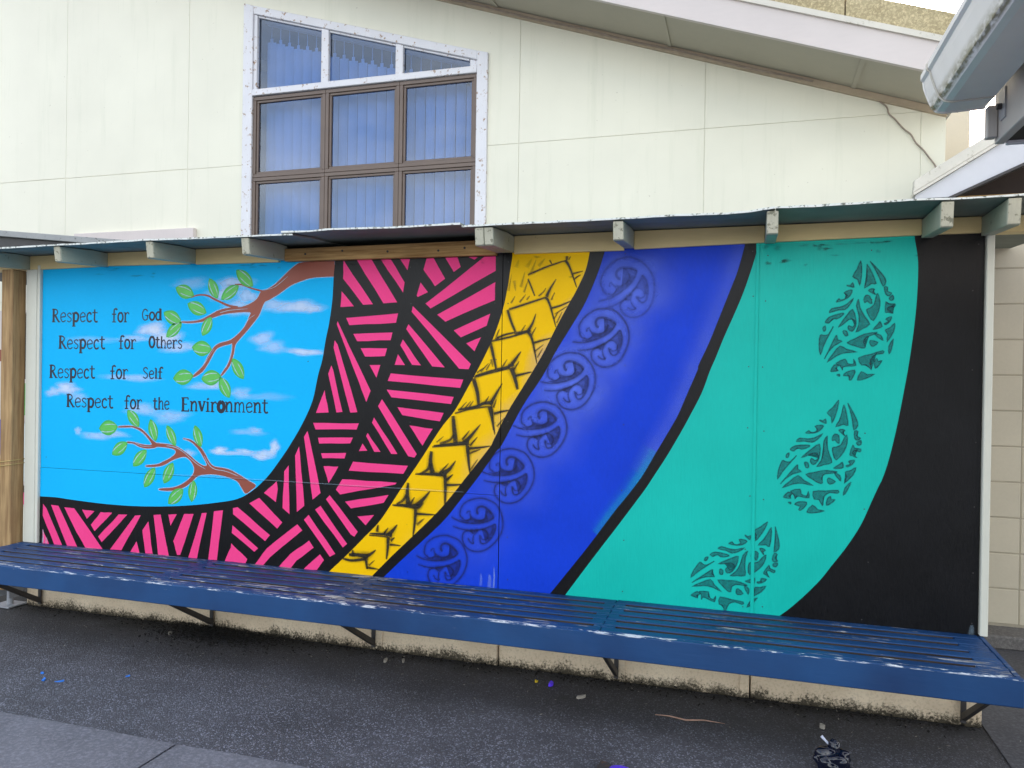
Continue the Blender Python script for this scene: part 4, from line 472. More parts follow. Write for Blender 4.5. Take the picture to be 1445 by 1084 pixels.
# ------------------------------------------------------------------ neighbouring eave with gutter, coming towards the camera
EV = thing('neighbour_eave', (4.7,-1.2,2.0), 'grey fascia and soffit of neighbouring roof with rusty bracket', 'roof')
bm = nb(); box(bm, 4.688, 4.713, -4.6, -1.20, 2.08, 2.30, .002); obj('fascia', bm, 'grey_eave', EV)
bm = nb(); box(bm, 4.662, 4.6865, -1.235, -1.205, 2.092, 2.178, .002); obj('fascia_block', bm, 'grey_eave', EV)
bm = nb(); box(bm, 4.714, 7.2, -4.6, -1.21, 2.083, 2.092); obj('soffit', bm, 'dark_shade_panel', EV)
bm = nb(); box(bm, 4.714, 7.2, -1.222, -1.202, 2.075, 2.105, .002); obj('soffit_trim', bm, 'gable_white', EV)
bm = nb(); prism(bm, [(4.62,2.302),(7.2,3.0),(7.2,3.03),(4.62,2.335)], -4.6, -1.17); obj('roof_slab', bm, 'flash_grey', EV)
bm = nb(); prism(bm, [(4.714,2.11),(7.2,2.11),(7.2,2.99),(4.714,2.30)], -1.24, -1.225); obj('end_panel', bm, 'grey_eave', EV)
bm = nb(); prism(bm, [(-1.30,2.125),(-1.262,2.125),(-1.25,2.14),(-1.25,2.205),(-1.30,2.205)], 4.684, 4.6875, 'X'); pl = obj('bracket_plate', bm, 'galv', EV)
bm = nb(); tube(bm, [(4.672,-1.275,2.16),(4.6836,-1.275,2.16)], .008, 6); obj('bolt', bm, 'steel_dark', pl)
for yy in (-4.2,): 
    bm = nb(); box(bm, 7.05, 7.15, yy-.05, yy+.05, 0, 2.083); obj('post', bm, 'grey_eave', EV)
    bm = nb(); box(bm, 7.05, 7.15, -1.4, -1.3, 0, 2.083); obj('post', bm, 'grey_eave', EV)
GT = thing('roof_gutter', (4.6,-1.2,2.18), 'pale grey metal gutter with mossy lower edge ending at top right', 'gutter')
prof = [(4.661,2.272),(4.661,2.180),(4.560,2.176),(4.543,2.180),(4.531,2.192),(4.522,2.215),(4.512,2.245),(4.508,2.262),(4.500,2.268),(4.500,2.284),(4.508,2.291),(4.520,2.290)]
inn = [(4.522,2.283),(4.512,2.277),(4.520,2.262),(4.530,2.222),(4.540,2.200),(4.552,2.188),(4.653,2.188),(4.653,2.272)]
bm = nb(); prism(bm, prof+inn, -4.6, -1.213); obj('channel', bm, 'gutter_metal', GT)
bm = nb(); prism(bm, [(4.663,2.275),(4.663,2.178),(4.560,2.174),(4.541,2.178),(4.529,2.191),(4.519,2.215),(4.508,2.247),(4.505,2.275)], -1.2125, -1.203, 'Y', .002); obj('stop_end', bm, 'gutter_metal', GT)
bm = nb(); tube(bm, [(a-.002 if a < 4.6 else a, -1.30, b-.002) for a, b in prof[1:10]], .0025, 5); obj('strap', bm, 'gable_trim', GT)

# ------------------------------------------------------------------ canopy over the mural
CN = thing('canopy', (2.4,0,2.03), 'mossy edged canopy of flat roof sheets on cream rafters above the mural', 'canopy')
lipx = [(-1.2,2.108),(.075,2.1065),(.41,2.110),(.72,2.111),(1.05,2.115),(1.32,2.111),(1.655,2.1105),(1.86,2.1085),(2.0,2.106),(2.18,2.1105),(2.44,2.105),(2.70,2.107),(2.92,2.1075),(3.18,2.1075),(3.45,2.108),(3.77,2.111),(3.95,2.108),(4.06,2.114),(4.146,2.124),(4.30,2.1215),(4.48,2.125),(4.64,2.128),(4.80,2.1245),(4.90,2.1255),(5.01,2.127),(5.6,2.13)]
lx = [a for a, b in lipx]; lz = [b for a, b in lipx]
def sheet_z(x, y):
    zl = float(np.interp(x, lx, lz)); base = 2.128+.055*y; k = min(1, max(0, (y+.355)/.25)); k = k*k*(3-2*k)
    return zl*(1-k)+max(base, 2.128)*k if y < 0 else base
def sheet(x0, x1, dz, th=.008, yl=-.352):
    bm = nb(); xs = np.linspace(x0, x1, max(4, int((x1-x0)/.045))); ys = [yl,-.3,-.24,-.16,-.08,0,.3,.8,1.322]
    top = []; bot = []
    for x in xs:
        jit = random.uniform(-.0045,.004); tz = random.uniform(-.0015,.0015)
        top.append([bm.verts.new((x, y+(jit if i == 0 else 0), sheet_z(x,y)+dz+(tz if i == 0 else 0))) for i, y in enumerate(ys)])
        bot.append([bm.verts.new((x, y+(jit if i == 0 else 0), sheet_z(x,y)+dz-th)) for i, y in enumerate(ys)])
    n, m_ = len(xs), len(ys)
    for i in range(n-1):
        for j in range(m_-1):
            bm.faces.new((top[i][j],top[i+1][j],top[i+1][j+1],top[i][j+1])); bm.faces.new((bot[i][j],bot[i][j+1],bot[i+1][j+1],bot[i+1][j]))
        bm.faces.new((bot[i][0],bot[i+1][0],top[i+1][0],top[i][0])); bm.faces.new((bot[i][-1],top[i][-1],top[i+1][-1],bot[i+1][-1]))
    for i in (0, n-1):
        for j in range(m_-1):
            q = (bot[i][j],top[i][j],top[i][j+1],bot[i][j+1]); bm.faces.new(q if i == 0 else q[::-1])
    bmesh.ops.recalc_face_normals(bm, faces=bm.faces[:])
    return obj('roof_sheet', bm, 'roof_sheet', CN)
sheet(-1.15, .741, 0); sheet(.743, 1.93, 0); sheet(1.87, 2.80, .0115, yl=-.362); sheet(2.66, 4.146, .001 if False else 0.0225, yl=-.356) if False else sheet(2.803, 4.147, .002); sheet(4.15, 5.45, .002)
def rafter(x0, x1, y0=-.33, name='rafter'):
    zt = min(sheet_z(x0,-.33), sheet_z(x1,-.33))-.0115; zb = 2.018
    bm = nb(); prism(bm, [(y0-.008,zt),(y0+.004,zb+.004),(y0+.010,zb),(-.004,2.038),(-.004,2.115),(-.12,2.115)], x0, x1, 'X', .002)
    o = obj(name, bm, 'rafter_paint', CN)
    bm = nb(); prism(bm, [(y0-.011,zt),(y0-.009,zt),(y0+.003,zb+.005),(y0+.001,zb+.005)], x0+.002, x1-.002, 'X'); obj('end_grain', bm, 'rafter_end', o)
rx = [(-.152,-.107),(.432,.477),(1.045,1.09),(1.627,1.672),(2.862,2.9055),(2.907,2.950),(3.49,3.535),(4.115,4.16),(4.743,4.788),(4.965,5.01)]
for a, b in rx: rafter(a, b, -.33 if a < 4 else -.335)
bays = [(-1.15,-.153,2.036,2.036,0),(-.106,.431,2.034,2.040,0),(.478,1.044,2.042,2.036,0),(1.091,1.626,2.033,2.030,0),(1.673,2.861,2.030,2.026,1),(2.951,3.489,2.030,2.028,0),(3.536,4.114,2.032,2.042,0),(4.161,4.742,2.043,2.050,0),(4.789,4.964,2.050,2.050,0),(5.011,5.45,2.05,2.05,0)]
for x0, x1, za, zb, raw in bays:
    bm = nb(); prism(bm, [(x0,za),(x1,zb),(x1,2.1175),(x0,2.1175)] if not raw else [(x0,za),(x1,zb),(x1,2.100),(x0,2.096)], -.016 if not raw else -.032, .055, 'Y', .002)
    obj('beam', bm, 'raw_timber' if raw else 'beam_cream', CN)
    if raw:
        for q in (1.8,2.02,2.28,2.56,2.7):
            bm = nb(); tube(bm, [(q,-.034,2.064+.01*math.sin(q*7)),(q,-.0315,2.064+.01*math.sin(q*7))], .006, 8); obj('nail', bm, 'steel_dark', CN)
# adjoining roof capping at far left
FL = thing('roof_capping', (-.4,.6,2.14), 'speckled grey metal capping sloping down onto the canopy at far left', 'capping')
bm = nb(); prism(bm, [(-1.6,2.41),(-.857,2.345),(.223,2.236),(.223,2.276),(-.857,2.385),(-1.6,2.46)], .40, .50, 'Y', .003); obj('capping', bm, 'flash_grey', FL)
bm = nb(); prism(bm, [(-1.6,2.13),(.22,2.17),(.22,2.232),(-.857,2.342),(-1.6,2.405)], .43, 1.28); obj('underside', bm, 'steel_dark', FL)

# ------------------------------------------------------------------ mural wall: boards, trims, plinth
JX1, JX2, JZ = 2.891, 4.0905, .843
XL, XR, ZB, ZT = -.022, 4.979, .335, 2.062
MW = thing('mural_wall', (2.48,.03,0), 'painted plywood mural wall with sky, zigzag, yellow, blue and teal bands above bench', 'mural')
G = .0018
for x0, x1, z0, z1, y in ((XL,JX1-G,JZ+.0008,ZT,0),(XL,JX1-G,ZB,JZ-.0008,-.0012),(JX1+G,JX2-G,ZB,ZT,0),(JX2+G,XR,ZB,ZT,0)):
    bm = nb(); box(bm, x0, x1, 0 if y == 0 else y, .012, z0, z1, .0008); obj('plywood_board', bm, 'black_paint', MW)
bm = nb(); box(bm, -.12, 5.0, .0125, .06, .26, 2.09); obj('backing_frame', bm, 'steel_dark', MW)
bm = nb(); box(bm, -.126, -.045, -.022, .0, .388, 2.035, .003); obj('edge_trim', bm, 'edge_trim', MW)
bm = nb(); box(bm, -.0445, -.0235, -.018, .012, .388, 2.06, .002); obj('edge_bead', bm, 'edge_trim', MW)
bm = nb(); box(bm, 4.983, 5.012, -.022, .06, .388, 2.047, .003); obj('edge_trim', bm, 'edge_trim', MW)
bm = nb(); box(bm, JX2-.011, JX2+.004, -.005, -.0013, ZB, ZT-.02, .0016); obj('joint_bead', bm, 'teal_paint', MW)
# shed body behind the boards
bm = nb(); box(bm, -.11, -.08, .06, 1.32, 0, 2.09); obj('shed_side', bm, 'mortar', MW); bm = nb(); box(bm, 4.97, 5.0, .065, 1.32, 0, 2.09); obj('shed_side', bm, 'block_paint', MW)
px_ = [-.12,1.233,2.228,2.897,3.484,4.084,4.93,5.004]
for i in range(len(px_)-1):
    bm = nb(); box(bm, px_[i]+.003, px_[i+1]-.003, .0005+.002*(i%2), .05, 0, .334, .003); obj('plinth_panel', bm, 'plinth_render', MW)
for xx in (-.02,1.21,2.25,2.872,3.505,4.06,4.957):
    bm = nb(); box(bm, xx-.02, xx+.02, -.008, .0, .004, .334, .002); obj('plinth_batten', bm, 'plinth_render', MW)

def clip(bm, x0=XL, x1=XR, z0=ZB, z1=ZT, seams=True):
    for co, no in (((x0,0,0),(-1,0,0)),((x1,0,0),(1,0,0)),((0,0,z0),(0,0,-1)),((0,0,z1),(0,0,1))):
        bmesh.ops.bisect_plane(bm, geom=bm.verts[:]+bm.edges[:]+bm.faces[:], plane_co=co, plane_no=no, clear_outer=True)
    if seams:
        for xj in (JX1, JX2):
            for s in (-G, G): bmesh.ops.bisect_plane(bm, geom=bm.verts[:]+bm.edges[:]+bm.faces[:], plane_co=(xj+s,0,0), plane_no=(1,0,0))
        for s in (-.0008, .0008): bmesh.ops.bisect_plane(bm, geom=bm.verts[:]+bm.edges[:]+bm.faces[:], plane_co=(0,0,JZ+s), plane_no=(0,0,1))
        bad = []
        for f in bm.faces:
            c = f.calc_center_median()
            if abs(c.x-JX1) < G or abs(c.x-JX2) < G or (abs(c.z-JZ) < .0008 and c.x < JX1): bad.append(f)
        if bad: bmesh.ops.delete(bm, geom=bad, context='FACES')
        for v in bm.verts:
            if v.co.x < JX1 and v.co.z < JZ: v.co.y -= .0012
def poly(bm, pts, layer):
    y = -layer*.001
    f = bm.faces.new([bm.verts.new((a,y,b)) for a, b in pts])
    f.normal_update()
    if f.normal.y > 0: f.normal_flip()
    bmesh.ops.triangulate(bm, faces=[f])
def ribbon(bm, pts, w0, w1, layer, cover=None, k=4, prof=None):
    """brush stroke: flat crisp when cover is None, else soft edged with spray density 'cover'"""
    L = smooth_line(pts, k); n = len(L); y = -layer*.001
    if prof is None: prof = ((-1,0),(-.55,.75),(0,1),(.55,.75),(1,0)) if cover is not None else ((-1,1),(1,1))
    lay = bm.verts.layers.float.get('cover') or bm.verts.layers.float.new('cover')
    rows = []
    for i, p in enumerate(L):
        d = (L[min(i+1,n-1)]-L[max(i-1,0)])
        if d.length < 1e-9: d = Vector((1,0))
        d.normalize(); nn = Vector((-d.y,d.x)); w = (w0+(w1-w0)*i/(n-1))/2; row = []
        end = min(1, i/2.0, (n-1-i)/2.0) if cover is not None else 1
        for o_, c in prof:
            q = p+nn*o_*w; v = bm.verts.new((q.x,y,q.y)); v[lay] = c*(cover or 1)*(.62+.38*end if cover is not None else 1); row.append(v)
        rows.append(row)
    for i in range(n-1):
        for j in range(len(prof)-1): bm.faces.new((rows[i][j],rows[i][j+1],rows[i+1][j+1],rows[i+1][j]))
    for f in bm.faces:
        f.normal_update()
def disc(bm, x, z, rx_, rz_, layer, cover, wob=.25):
    lay = bm.verts.layers.float.get('cover') or bm.verts.layers.float.new('cover')
    c = bm.verts.new((x,-layer*.001,z)); c[lay] = cover; prev = None; n = 26; ph = [random.uniform(0,6.28) for _ in range(3)]
    rad = [1+wob*(.5*math.sin(2*a+ph[0])+.35*math.sin(3*a+ph[1])+.3*math.sin(5*a+ph[2])) for a in [6.2832*i/n for i in range(n)]]
    for r_, cv in ((.35,.9),(.65,.55),(.85,.2),(1.1,0)):
        ring_ = []
        for i in range(n):
            a = 6.2832*i/n; v = bm.verts.new((x+rx_*r_*rad[i]*math.cos(a),-layer*.001,z+rz_*r_*rad[i]*math.sin(a))); v[lay] = cover*cv; ring_.append(v)
        for i in range(n):
            if prev is None: bm.faces.new((c,ring_[i],ring_[(i+1)%n]))
            else: bm.faces.new((prev[i],ring_[i],ring_[(i+1)%n],prev[(i+1)%n]))
        prev = ring_
C = {k: smooth_line(mm(v), 5) for k, v in CURVES.items()}
def ext(c): 
    c = [(p.x,p.y) for p in c]; return c
def field(name, left, right, m, layer, parent=MW):
    """painted field between two boundary curves given from top to bottom"""
    bm = nb(); L = [(p.x,p.y) for p in left] if left else [(XL-.05,2.2),(XL-.05,.3)]
    Rr = [(p.x,p.y) for p in right] if right else [(XR+.05,2.2),(XR+.05,.3)]
    if left: L = [(L[0][0],2.2)]+L+[(L[-1][0]-.05,.3)]
    if right: Rr = [(Rr[0][0],2.2)]+Rr+[(Rr[-1][0]-.05,.3)]
    poly(bm, L+Rr[::-1], layer); clip(bm)
    return obj(name, bm, m, parent)
# sky: closes along its curved lower edge
bm = nb(); sk = [(p.x,p.y) for p in C['sky_r']]; poly(bm, [(sk[0][0],2.2)]+sk+[(XL-.05,sk[-1][1]+.003),(XL-.05,2.2)], .4); clip(bm); SKY = obj('painted_sky', bm, 'sky_blue', MW)
bm = nb(); yl = [(p.x,p.y) for p in C['yel_l']]
poly(bm, [(yl[0][0],2.2)]+yl+[(yl[-1][0]-.06,.3),(XL-.05,.3),(XL-.05,sk[-1][1]+.003)]+sk[::-1]+[(sk[0][0],2.2)], .9); clip(bm); ZIG = obj('black_zigzag_band', bm, 'black_paint', MW)
YEL = field('yellow_plait_band', C['yel_l'], C['yel_r'], 'yellow_paint', .4)
BL1 = field('black_divider', C['yel_r'], C['blu_l'], 'black_paint', .92)
BLU = field('blue_scroll_band', C['blu_l'], C['blu_r'], 'blue_paint', .4)
BL2 = field('black_divider', C['blu_r'], C['tea_l'], 'black_paint', .92)
TEA = field('teal_footprint_band', C['tea_l'], C['tea_r'], 'teal_paint', .4)
BL3 = field('black_end_field', C['tea_r'], None, 'black_paint', .92)
for s in STRIPES:
    P_ = mm(s); P2 = []
    for i in range(len(P_)):                      # hand painted edges: slightly bowed and uneven
        a, b = Vector(P_[i]), Vector(P_[(i+1)%len(P_)]); P2.append(tuple(a)); L_ = (b-a).length
        if L_ > .08:
            nn = Vector((-(b-a).y,(b-a).x)).normalized()
            for t in (.33,.66): P2.append(tuple(a.lerp(b,t)+nn*random.uniform(-.0018,.0018)))
    bm = nb(); poly(bm, P2, 1.15); clip(bm); obj('pink_stripe', bm, 'pink_paint', ZIG)
# yellow band: charcoal brush marks
bm = nb()
for i, (pts, w0, w1, al) in enumerate(YMARKS): ribbon(bm, mm(pts), w0/1000*4.6, max(w1/1000*4,.008), .46+.003*i, al*.34); ribbon(bm, mm(pts), w0/1000*2.0, max(w1/1000*2.0,.0035), .4615+.003*i, min(1,al*1.15), 5, ((-1,0),(-.7,.7),(-.3,1),(.3,1),(.7,.7),(1,0)))
clip(bm); obj('brush_shading', bm, 'spray_black', YEL)
# blue band: haze, then seven scroll motifs
bm = nb(); kc = []
for q in KORUS:
    xs = [p[0] for st in q for p in st[0]]; zs = [p[1] for st in q for p in st[0]]; kc.append(((min(xs)+max(xs))/2000,(min(zs)+max(zs))/2000))
for i, (a, b) in enumerate(kc): disc(bm, a+.02, b, .235, .235, .43+.003*i, (.85,.85,.9,.6,.35,.22,.1)[i], .12)
clip(bm); obj('spray_haze', bm, 'spray_halo', BLU)
br = [(p.x,p.y) for p in C['blu_r']]
bm = nb(); ribbon(bm, [(a-.045,b) for a, b in br[::6] if b > .95], .14, .09, .47, .5, 2, ((-1,0),(-.3,.3),(.2,.8),(1,1))); clip(bm); obj('spray_haze', bm, 'spray_halo', BLU)
bm = nb(); ribbon(bm, [(a-.03,b) for a, b in br[::6] if .62 < b < 1.12], .10, .06, .475, .55, 2, ((-1,0),(-.3,.2),(.2,.8),(1,1))); clip(bm); obj('spray_edge', bm, 'spray_cyan', BLU)
for q in KORUS:
    bm = nb()
    for i, (pts, al) in enumerate(KFILL[KORUS.index(q)]):
        lay = bm.verts.layers.float.get('cover') or bm.verts.layers.float.new('cover')
        f = bm.faces.new([bm.verts.new((a,-.00051-.00001*i,c)) for a, c in mm(pts)])
        for v in f.verts: v[lay] = al*.72
        bmesh.ops.triangulate(bm, faces=[f])
    for i, (pts, w, al) in enumerate(q):
        ribbon(bm, mm(pts), w/1000*4.6, w/1000*4.6, .55+.008*i, al*.24)
        ribbon(bm, mm(pts), w/1000*1.7, w/1000*1.7, .554+.008*i, al*.66)
    clip(bm); obj('scroll_motif', bm, 'spray_dark', BLU)
# teal band: three footprint motifs
for fp in FOOT:
    bm = nb(); lay = bm.verts.layers.float.new('cover')
    for i, pl_ in enumerate(fp):
        P_ = [(p.x,p.y) for p in smooth_line(mm(pl_), 2, True)]
        y = -(.44+.0008*i)*.001
        f = bm.faces.new([bm.verts.new((a,y,b)) for a, b in P_])
        for v in f.verts: v[lay] = .52
        bmesh.ops.triangulate(bm, faces=[f])
        ribbon(bm, P_+[P_[0]], .0075, .0075, .48+.0008*i, .55, 1)
    clip(bm); obj('footprint_motif', bm, 'spray_teal', TEA)
# scuffs: bare pale streaks low on the blue, grime under the beam on the teal
bm = nb()
for i, (x, z, l, w, al) in enumerate(((2.868,.40,.09,.014,.32),(2.845,.40,.05,.03,.22),(2.80,.41,.04,.02,.2),(.005,.40,.07,.02,.5),(.03,.395,.03,.03,.3),(4.955,.405,.02,.03,.18))): ribbon(bm, [(x,z-.02),(x+.003,z+l*.5),(x,z+l)], w, w*.4, 1.35+.01*i, al)
clip(bm); obj('scuff', bm, 'spray_pale', MW)
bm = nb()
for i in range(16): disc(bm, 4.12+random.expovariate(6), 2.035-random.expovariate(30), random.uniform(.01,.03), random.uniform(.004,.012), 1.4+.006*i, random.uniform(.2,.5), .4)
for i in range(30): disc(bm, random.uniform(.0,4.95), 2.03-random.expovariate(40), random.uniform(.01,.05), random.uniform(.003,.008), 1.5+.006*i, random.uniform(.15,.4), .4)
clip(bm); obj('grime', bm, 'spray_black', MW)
# pale stroke painting the light caught along the horizontal joint, and screw heads in rows
bm = nb(); ribbon(bm, [(.9,JZ+.005),(1.4,JZ+.006),(2.0,JZ+.005),(2.70,JZ+.006)], .006, .006, 1.3, .24, 3); clip(bm); obj('joint_highlight', bm, 'spray_pale', MW)
bm = nb()
for cx in (.02,.6,1.2,1.8,2.4,2.86,2.93,3.5,4.06,4.12,4.55,4.95):
    for cz in (.42,.66,.90,1.2,1.5,1.8,2.0):
        if cx < 1.95 and cz > .7 and random.random() < .75: continue
        x = cx+random.uniform(-.012,.012); z = cz+random.uniform(-.02,.02)
        vs = [bm.verts.new((x+(.003)*math.cos(k*1.0472),-.0016,z+(.003)*math.sin(k*1.0472))) for k in range(6)]; bm.faces.new(vs[::-1])
o = obj('screw_heads', bm, 'steel_dark', MW); o['kind'] = 'stuff'
# sky: clouds, branches, leaves, lettering
for i, (x, z, a, b, s) in enumerate(CLOUDS):
    bm = nb(); disc(bm, x/1000, z/1000, a/1000*1.25, abs(b)/1000*1.45, .41+.002*i, min(.85,s*.82), .3); clip(bm); obj('cloud', bm, 'spray_white', SKY)
for bi, bd in enumerate(BRANCHES):
    P_ = mm(bd['poly']); C_ = [(p.x,p.y) for p in smooth_line(P_, 3, True)] if bi == 1 else [(p.x,p.y) for p in smooth_line(P_, 3)]
    bm = nb(); ribbon(bm, C_, .010, .010, .52, .8, 1); clip(bm); obj('branch_outline', bm, 'spray_pale', SKY)
    bm = nb(); poly(bm, C_, .56)
    for pts, w0, w1 in bd['twigs']: ribbon(bm, mm(pts), w0/1000, w1/1000, .57)
    clip(bm); o = obj('branch', bm, 'bark_paint', SKY)
    bm = nb()
    for i, (pts, w) in enumerate(bd['hl']): ribbon(bm, mm(pts), w/1000*.7, w/1000*.5, .62+.003*i, .85)
    clip(bm); obj('branch_highlight', bm, 'spray_pale', SKY)
for (a, b, w) in LEAVES:
    a = Vector(a)/1000; b = Vector(b)/1000; w = w/1000; d = b-a; n_ = Vector((-d.y,d.x)).normalized()
    def lf(s, e=0):
        up = []; dn = []
        for i in range(13):
            t = -e+(1+2*e)*i/12; h = s*w/2*max(0, math.sin(math.pi*min(1,max(0,i/12))))**.75
            p = a+d*t; up.append(tuple(p+n_*h)); dn.append(tuple(p-n_*h))
        return up+dn[-2:0:-1]
    bm = nb(); poly(bm, lf(1.0), .70); clip(bm); L_ = obj('leaf', bm, 'leaf_rim', SKY)
    bm = nb(); poly(bm, lf(.74,-.07), .74)
    bm2 = nb(); s_ = random.choice((1,-1))
    for q, (t0, t1, off, ww) in enumerate(((.12,.80,.27*s_,.0085),(.32,.9,-.22*s_,.0065))):
        pts = [tuple(a+d*(t0+(t1-t0)*k/5)+n_*w*off*math.sin(math.pi*(.12+.76*(t0+(t1-t0)*k/5)))**.8) for k in range(6)]
        ribbon(bm2, pts, ww, ww*.6, .78+.004*q, .95, 2)
    clip(bm); clip(bm2); bmesh.ops.translate(bm2, verts=bm2.verts[:], vec=(0,0,0))
    o1 = obj('leaf_blade', bm, 'leaf_paint', SKY); o2 = obj('leaf_glint', bm2, 'spray_pale', SKY)
# lettering: slab-serif glyph strokes
def el(cx, cy, rx_, ry_): return [(cx+rx_*math.cos(a), cy+ry_*math.sin(a)) for a in [6.2832*i/16+1.57 for i in range(17)]]
GL = {
'R':(.60,[(0,[(.1,0),(.1,1)],1.5),(1,[(.08,1),(.3,.97),(.42,.8),(.34,.6),(.1,.5)],1),(1,[(.22,.54),(.36,.26),(.52,0)],1.15),(0,[(-.02,0),(.24,0)],.8),(0,[(-.02,1),(.12,1)],.8),(0,[(.44,0),(.62,0)],.8)]),
'e':(.48,[(1,[(.05,.36),(.22,.39),(.41,.43),(.37,.64),(.22,.72),(.07,.57),(.04,.32),(.12,.06),(.27,0),(.43,.12)],1)]),
's':(.42,[(1,[(.36,.58),(.25,.71),(.1,.66),(.07,.52),(.2,.39),(.34,.26),(.31,.07),(.17,0),(.03,.1)],.95)]),
'p':(.54,[(0,[(.1,.72),(.1,-.34)],1.75),(1,[(.1,.64),(.27,.72),(.43,.58),(.45,.32),(.34,.05),(.1,.08)],1.5),(0,[(-.02,-.34),(.24,-.34)],.9),(0,[(-.04,.70),(.12,.70)],.9)]),
'c':(.44,[(1,[(.38,.56),(.26,.72),(.1,.6),(.05,.34),(.11,.08),(.26,0),(.4,.12)],1.1)]),
't':(.42,[(1,[(.16,.98),(.16,.5),(.16,.14),(.26,0),(.4,.05)],1.15),(0,[(-.02,.72),(.38,.72)],1)]),
'f':(.40,[(1,[(.4,.92),(.3,1.02),(.17,.96),(.14,.76),(.14,.4),(.14,0)],1.1),(0,[(-.04,.60),(.32,.60)],1),(0,[(0,0),(.3,0)],.9)]),
'o':(.50,[(1,el(.25,.36,.2,.35),1.2)]),
'r':(.46,[(0,[(.12,.72),(.12,0)],1.15),(0,[(0,0),(.26,0)],.85),(0,[(0,.70),(.12,.70)],.85),(1,[(.12,.48),(.22,.66),(.34,.72),(.43,.58)],1)]),
'G':(.58,[(1,[(.48,.8),(.34,.98),(.15,.9),(.05,.5),(.13,.1),(.3,0),(.46,.1),(.47,.42)],1),(0,[(.3,.42),(.56,.42)],.9)]),
'd':(.54,[(0,[(.42,1.0),(.42,0)],1.7),(1,[(.42,.62),(.26,.72),(.1,.6),(.05,.32),(.13,.05),(.28,0),(.42,.12)],1.1),(0,[(.3,1.0),(.44,1.0)],.9),(0,[(.40,0),(.54,0)],.9)]),
'O':(.58,[(1,el(.28,.5,.23,.47),1.4)]),
'h':(.54,[(0,[(.1,1.05),(.1,0)],1.1),(1,[(.1,.46),(.22,.66),(.34,.7),(.42,.52),(.42,0)],1),(0,[(0,0),(.22,0)],.85),(0,[(.33,0),(.54,0)],.85)]),
'S':(.52,[(1,[(.44,.82),(.3,.98),(.12,.92),(.07,.74),(.22,.54),(.4,.36),(.4,.12),(.22,0),(.03,.12)],1)]),
'l':(.30,[(0,[(.12,.92),(.12,0)],1.2),(0,[(0,0),(.26,0)],.85),(0,[(.0,.92),(.12,.92)],.85)]),
'E':(.60,[(0,[(.12,1),(.12,0)],1.7),(0,[(0,1),(.48,1)],1),(0,[(.12,.52),(.4,.52)],.95),(0,[(0,0),(.54,0)],1.05),(0,[(.48,1.03),(.48,.85)],.9),(0,[(.53,-.03),(.53,.17)],.9)]),
'n':(.56,[(0,[(.1,.72),(.1,0)],1.25),(1,[(.1,.46),(.22,.66),(.34,.7),(.43,.52),(.43,0)],1.15),(0,[(0,0),(.22,0)],.85),(0,[(.33,0),(.55,0)],.85),(0,[(-.02,.71),(.1,.71)],.85)]),
'v':(.50,[(0,[(.06,.74),(.25,0)],1.7),(0,[(.25,0),(.43,.74)],1.1),(0,[(-.04,.74),(.17,.74)],.85),(0,[(.34,.74),(.52,.74)],.85)]),
'i':(.30,[(0,[(.13,.72),(.13,0)],1.3),(0,[(0,0),(.27,0)],.85),(0,[(.02,.71),(.13,.71)],.85),(0,[(.11,1.0),(.17,.88)],1.5)]),
'm':(.80,[(0,[(.1,.72),(.1,0)],1.2),(1,[(.1,.46),(.2,.66),(.3,.7),(.38,.52),(.38,0)],1.05),(1,[(.38,.46),(.48,.66),(.58,.7),(.67,.52),(.67,0)],1.05),(0,[(0,0),(.2,0)],.8),(0,[(.29,0),(.47,0)],.8),(0,[(.58,0),(.78,0)],.8)])}
BOLD = {'Environment':{5:2.0,4:1.2},'Respect':{0:1.15}}
for ln in TEXT:
    bm = nb(); q = 0
    for (txt, p0, p1, cap) in ln:
        adv = [GL[ch][0]+.03 for ch in txt]; W_ = sum(adv); p0 = Vector(p0)/1000; p1 = Vector(p1)/1000; ux = (p1-p0)/W_; h = cap/1000; x = 0
        for i, ch in enumerate(txt):
            bold = BOLD.get(txt,{}).get(i,1.0); jz = random.uniform(-.015,.02)
            for kind, pts, wt in GL[ch][1]:
                P_ = [tuple(p0+ux*(x+a)+Vector((0,h*(b+jz)))) for a, b in pts]
                ribbon(bm, P_, (.0072+.0022*(wt>1.05))*wt*bold, (.0068+.0022*(wt>1.05))*wt*bold, .84+.003*(q%30), None, 3 if kind else 1); q += 1
            x += adv[i]
    bm.normal_update(); clip(bm); o = obj('lettering', bm, 'letter_paint', SKY)
    o['label'] = 'black hand lettered line reading '+' '.join(t[0] for t in ln)

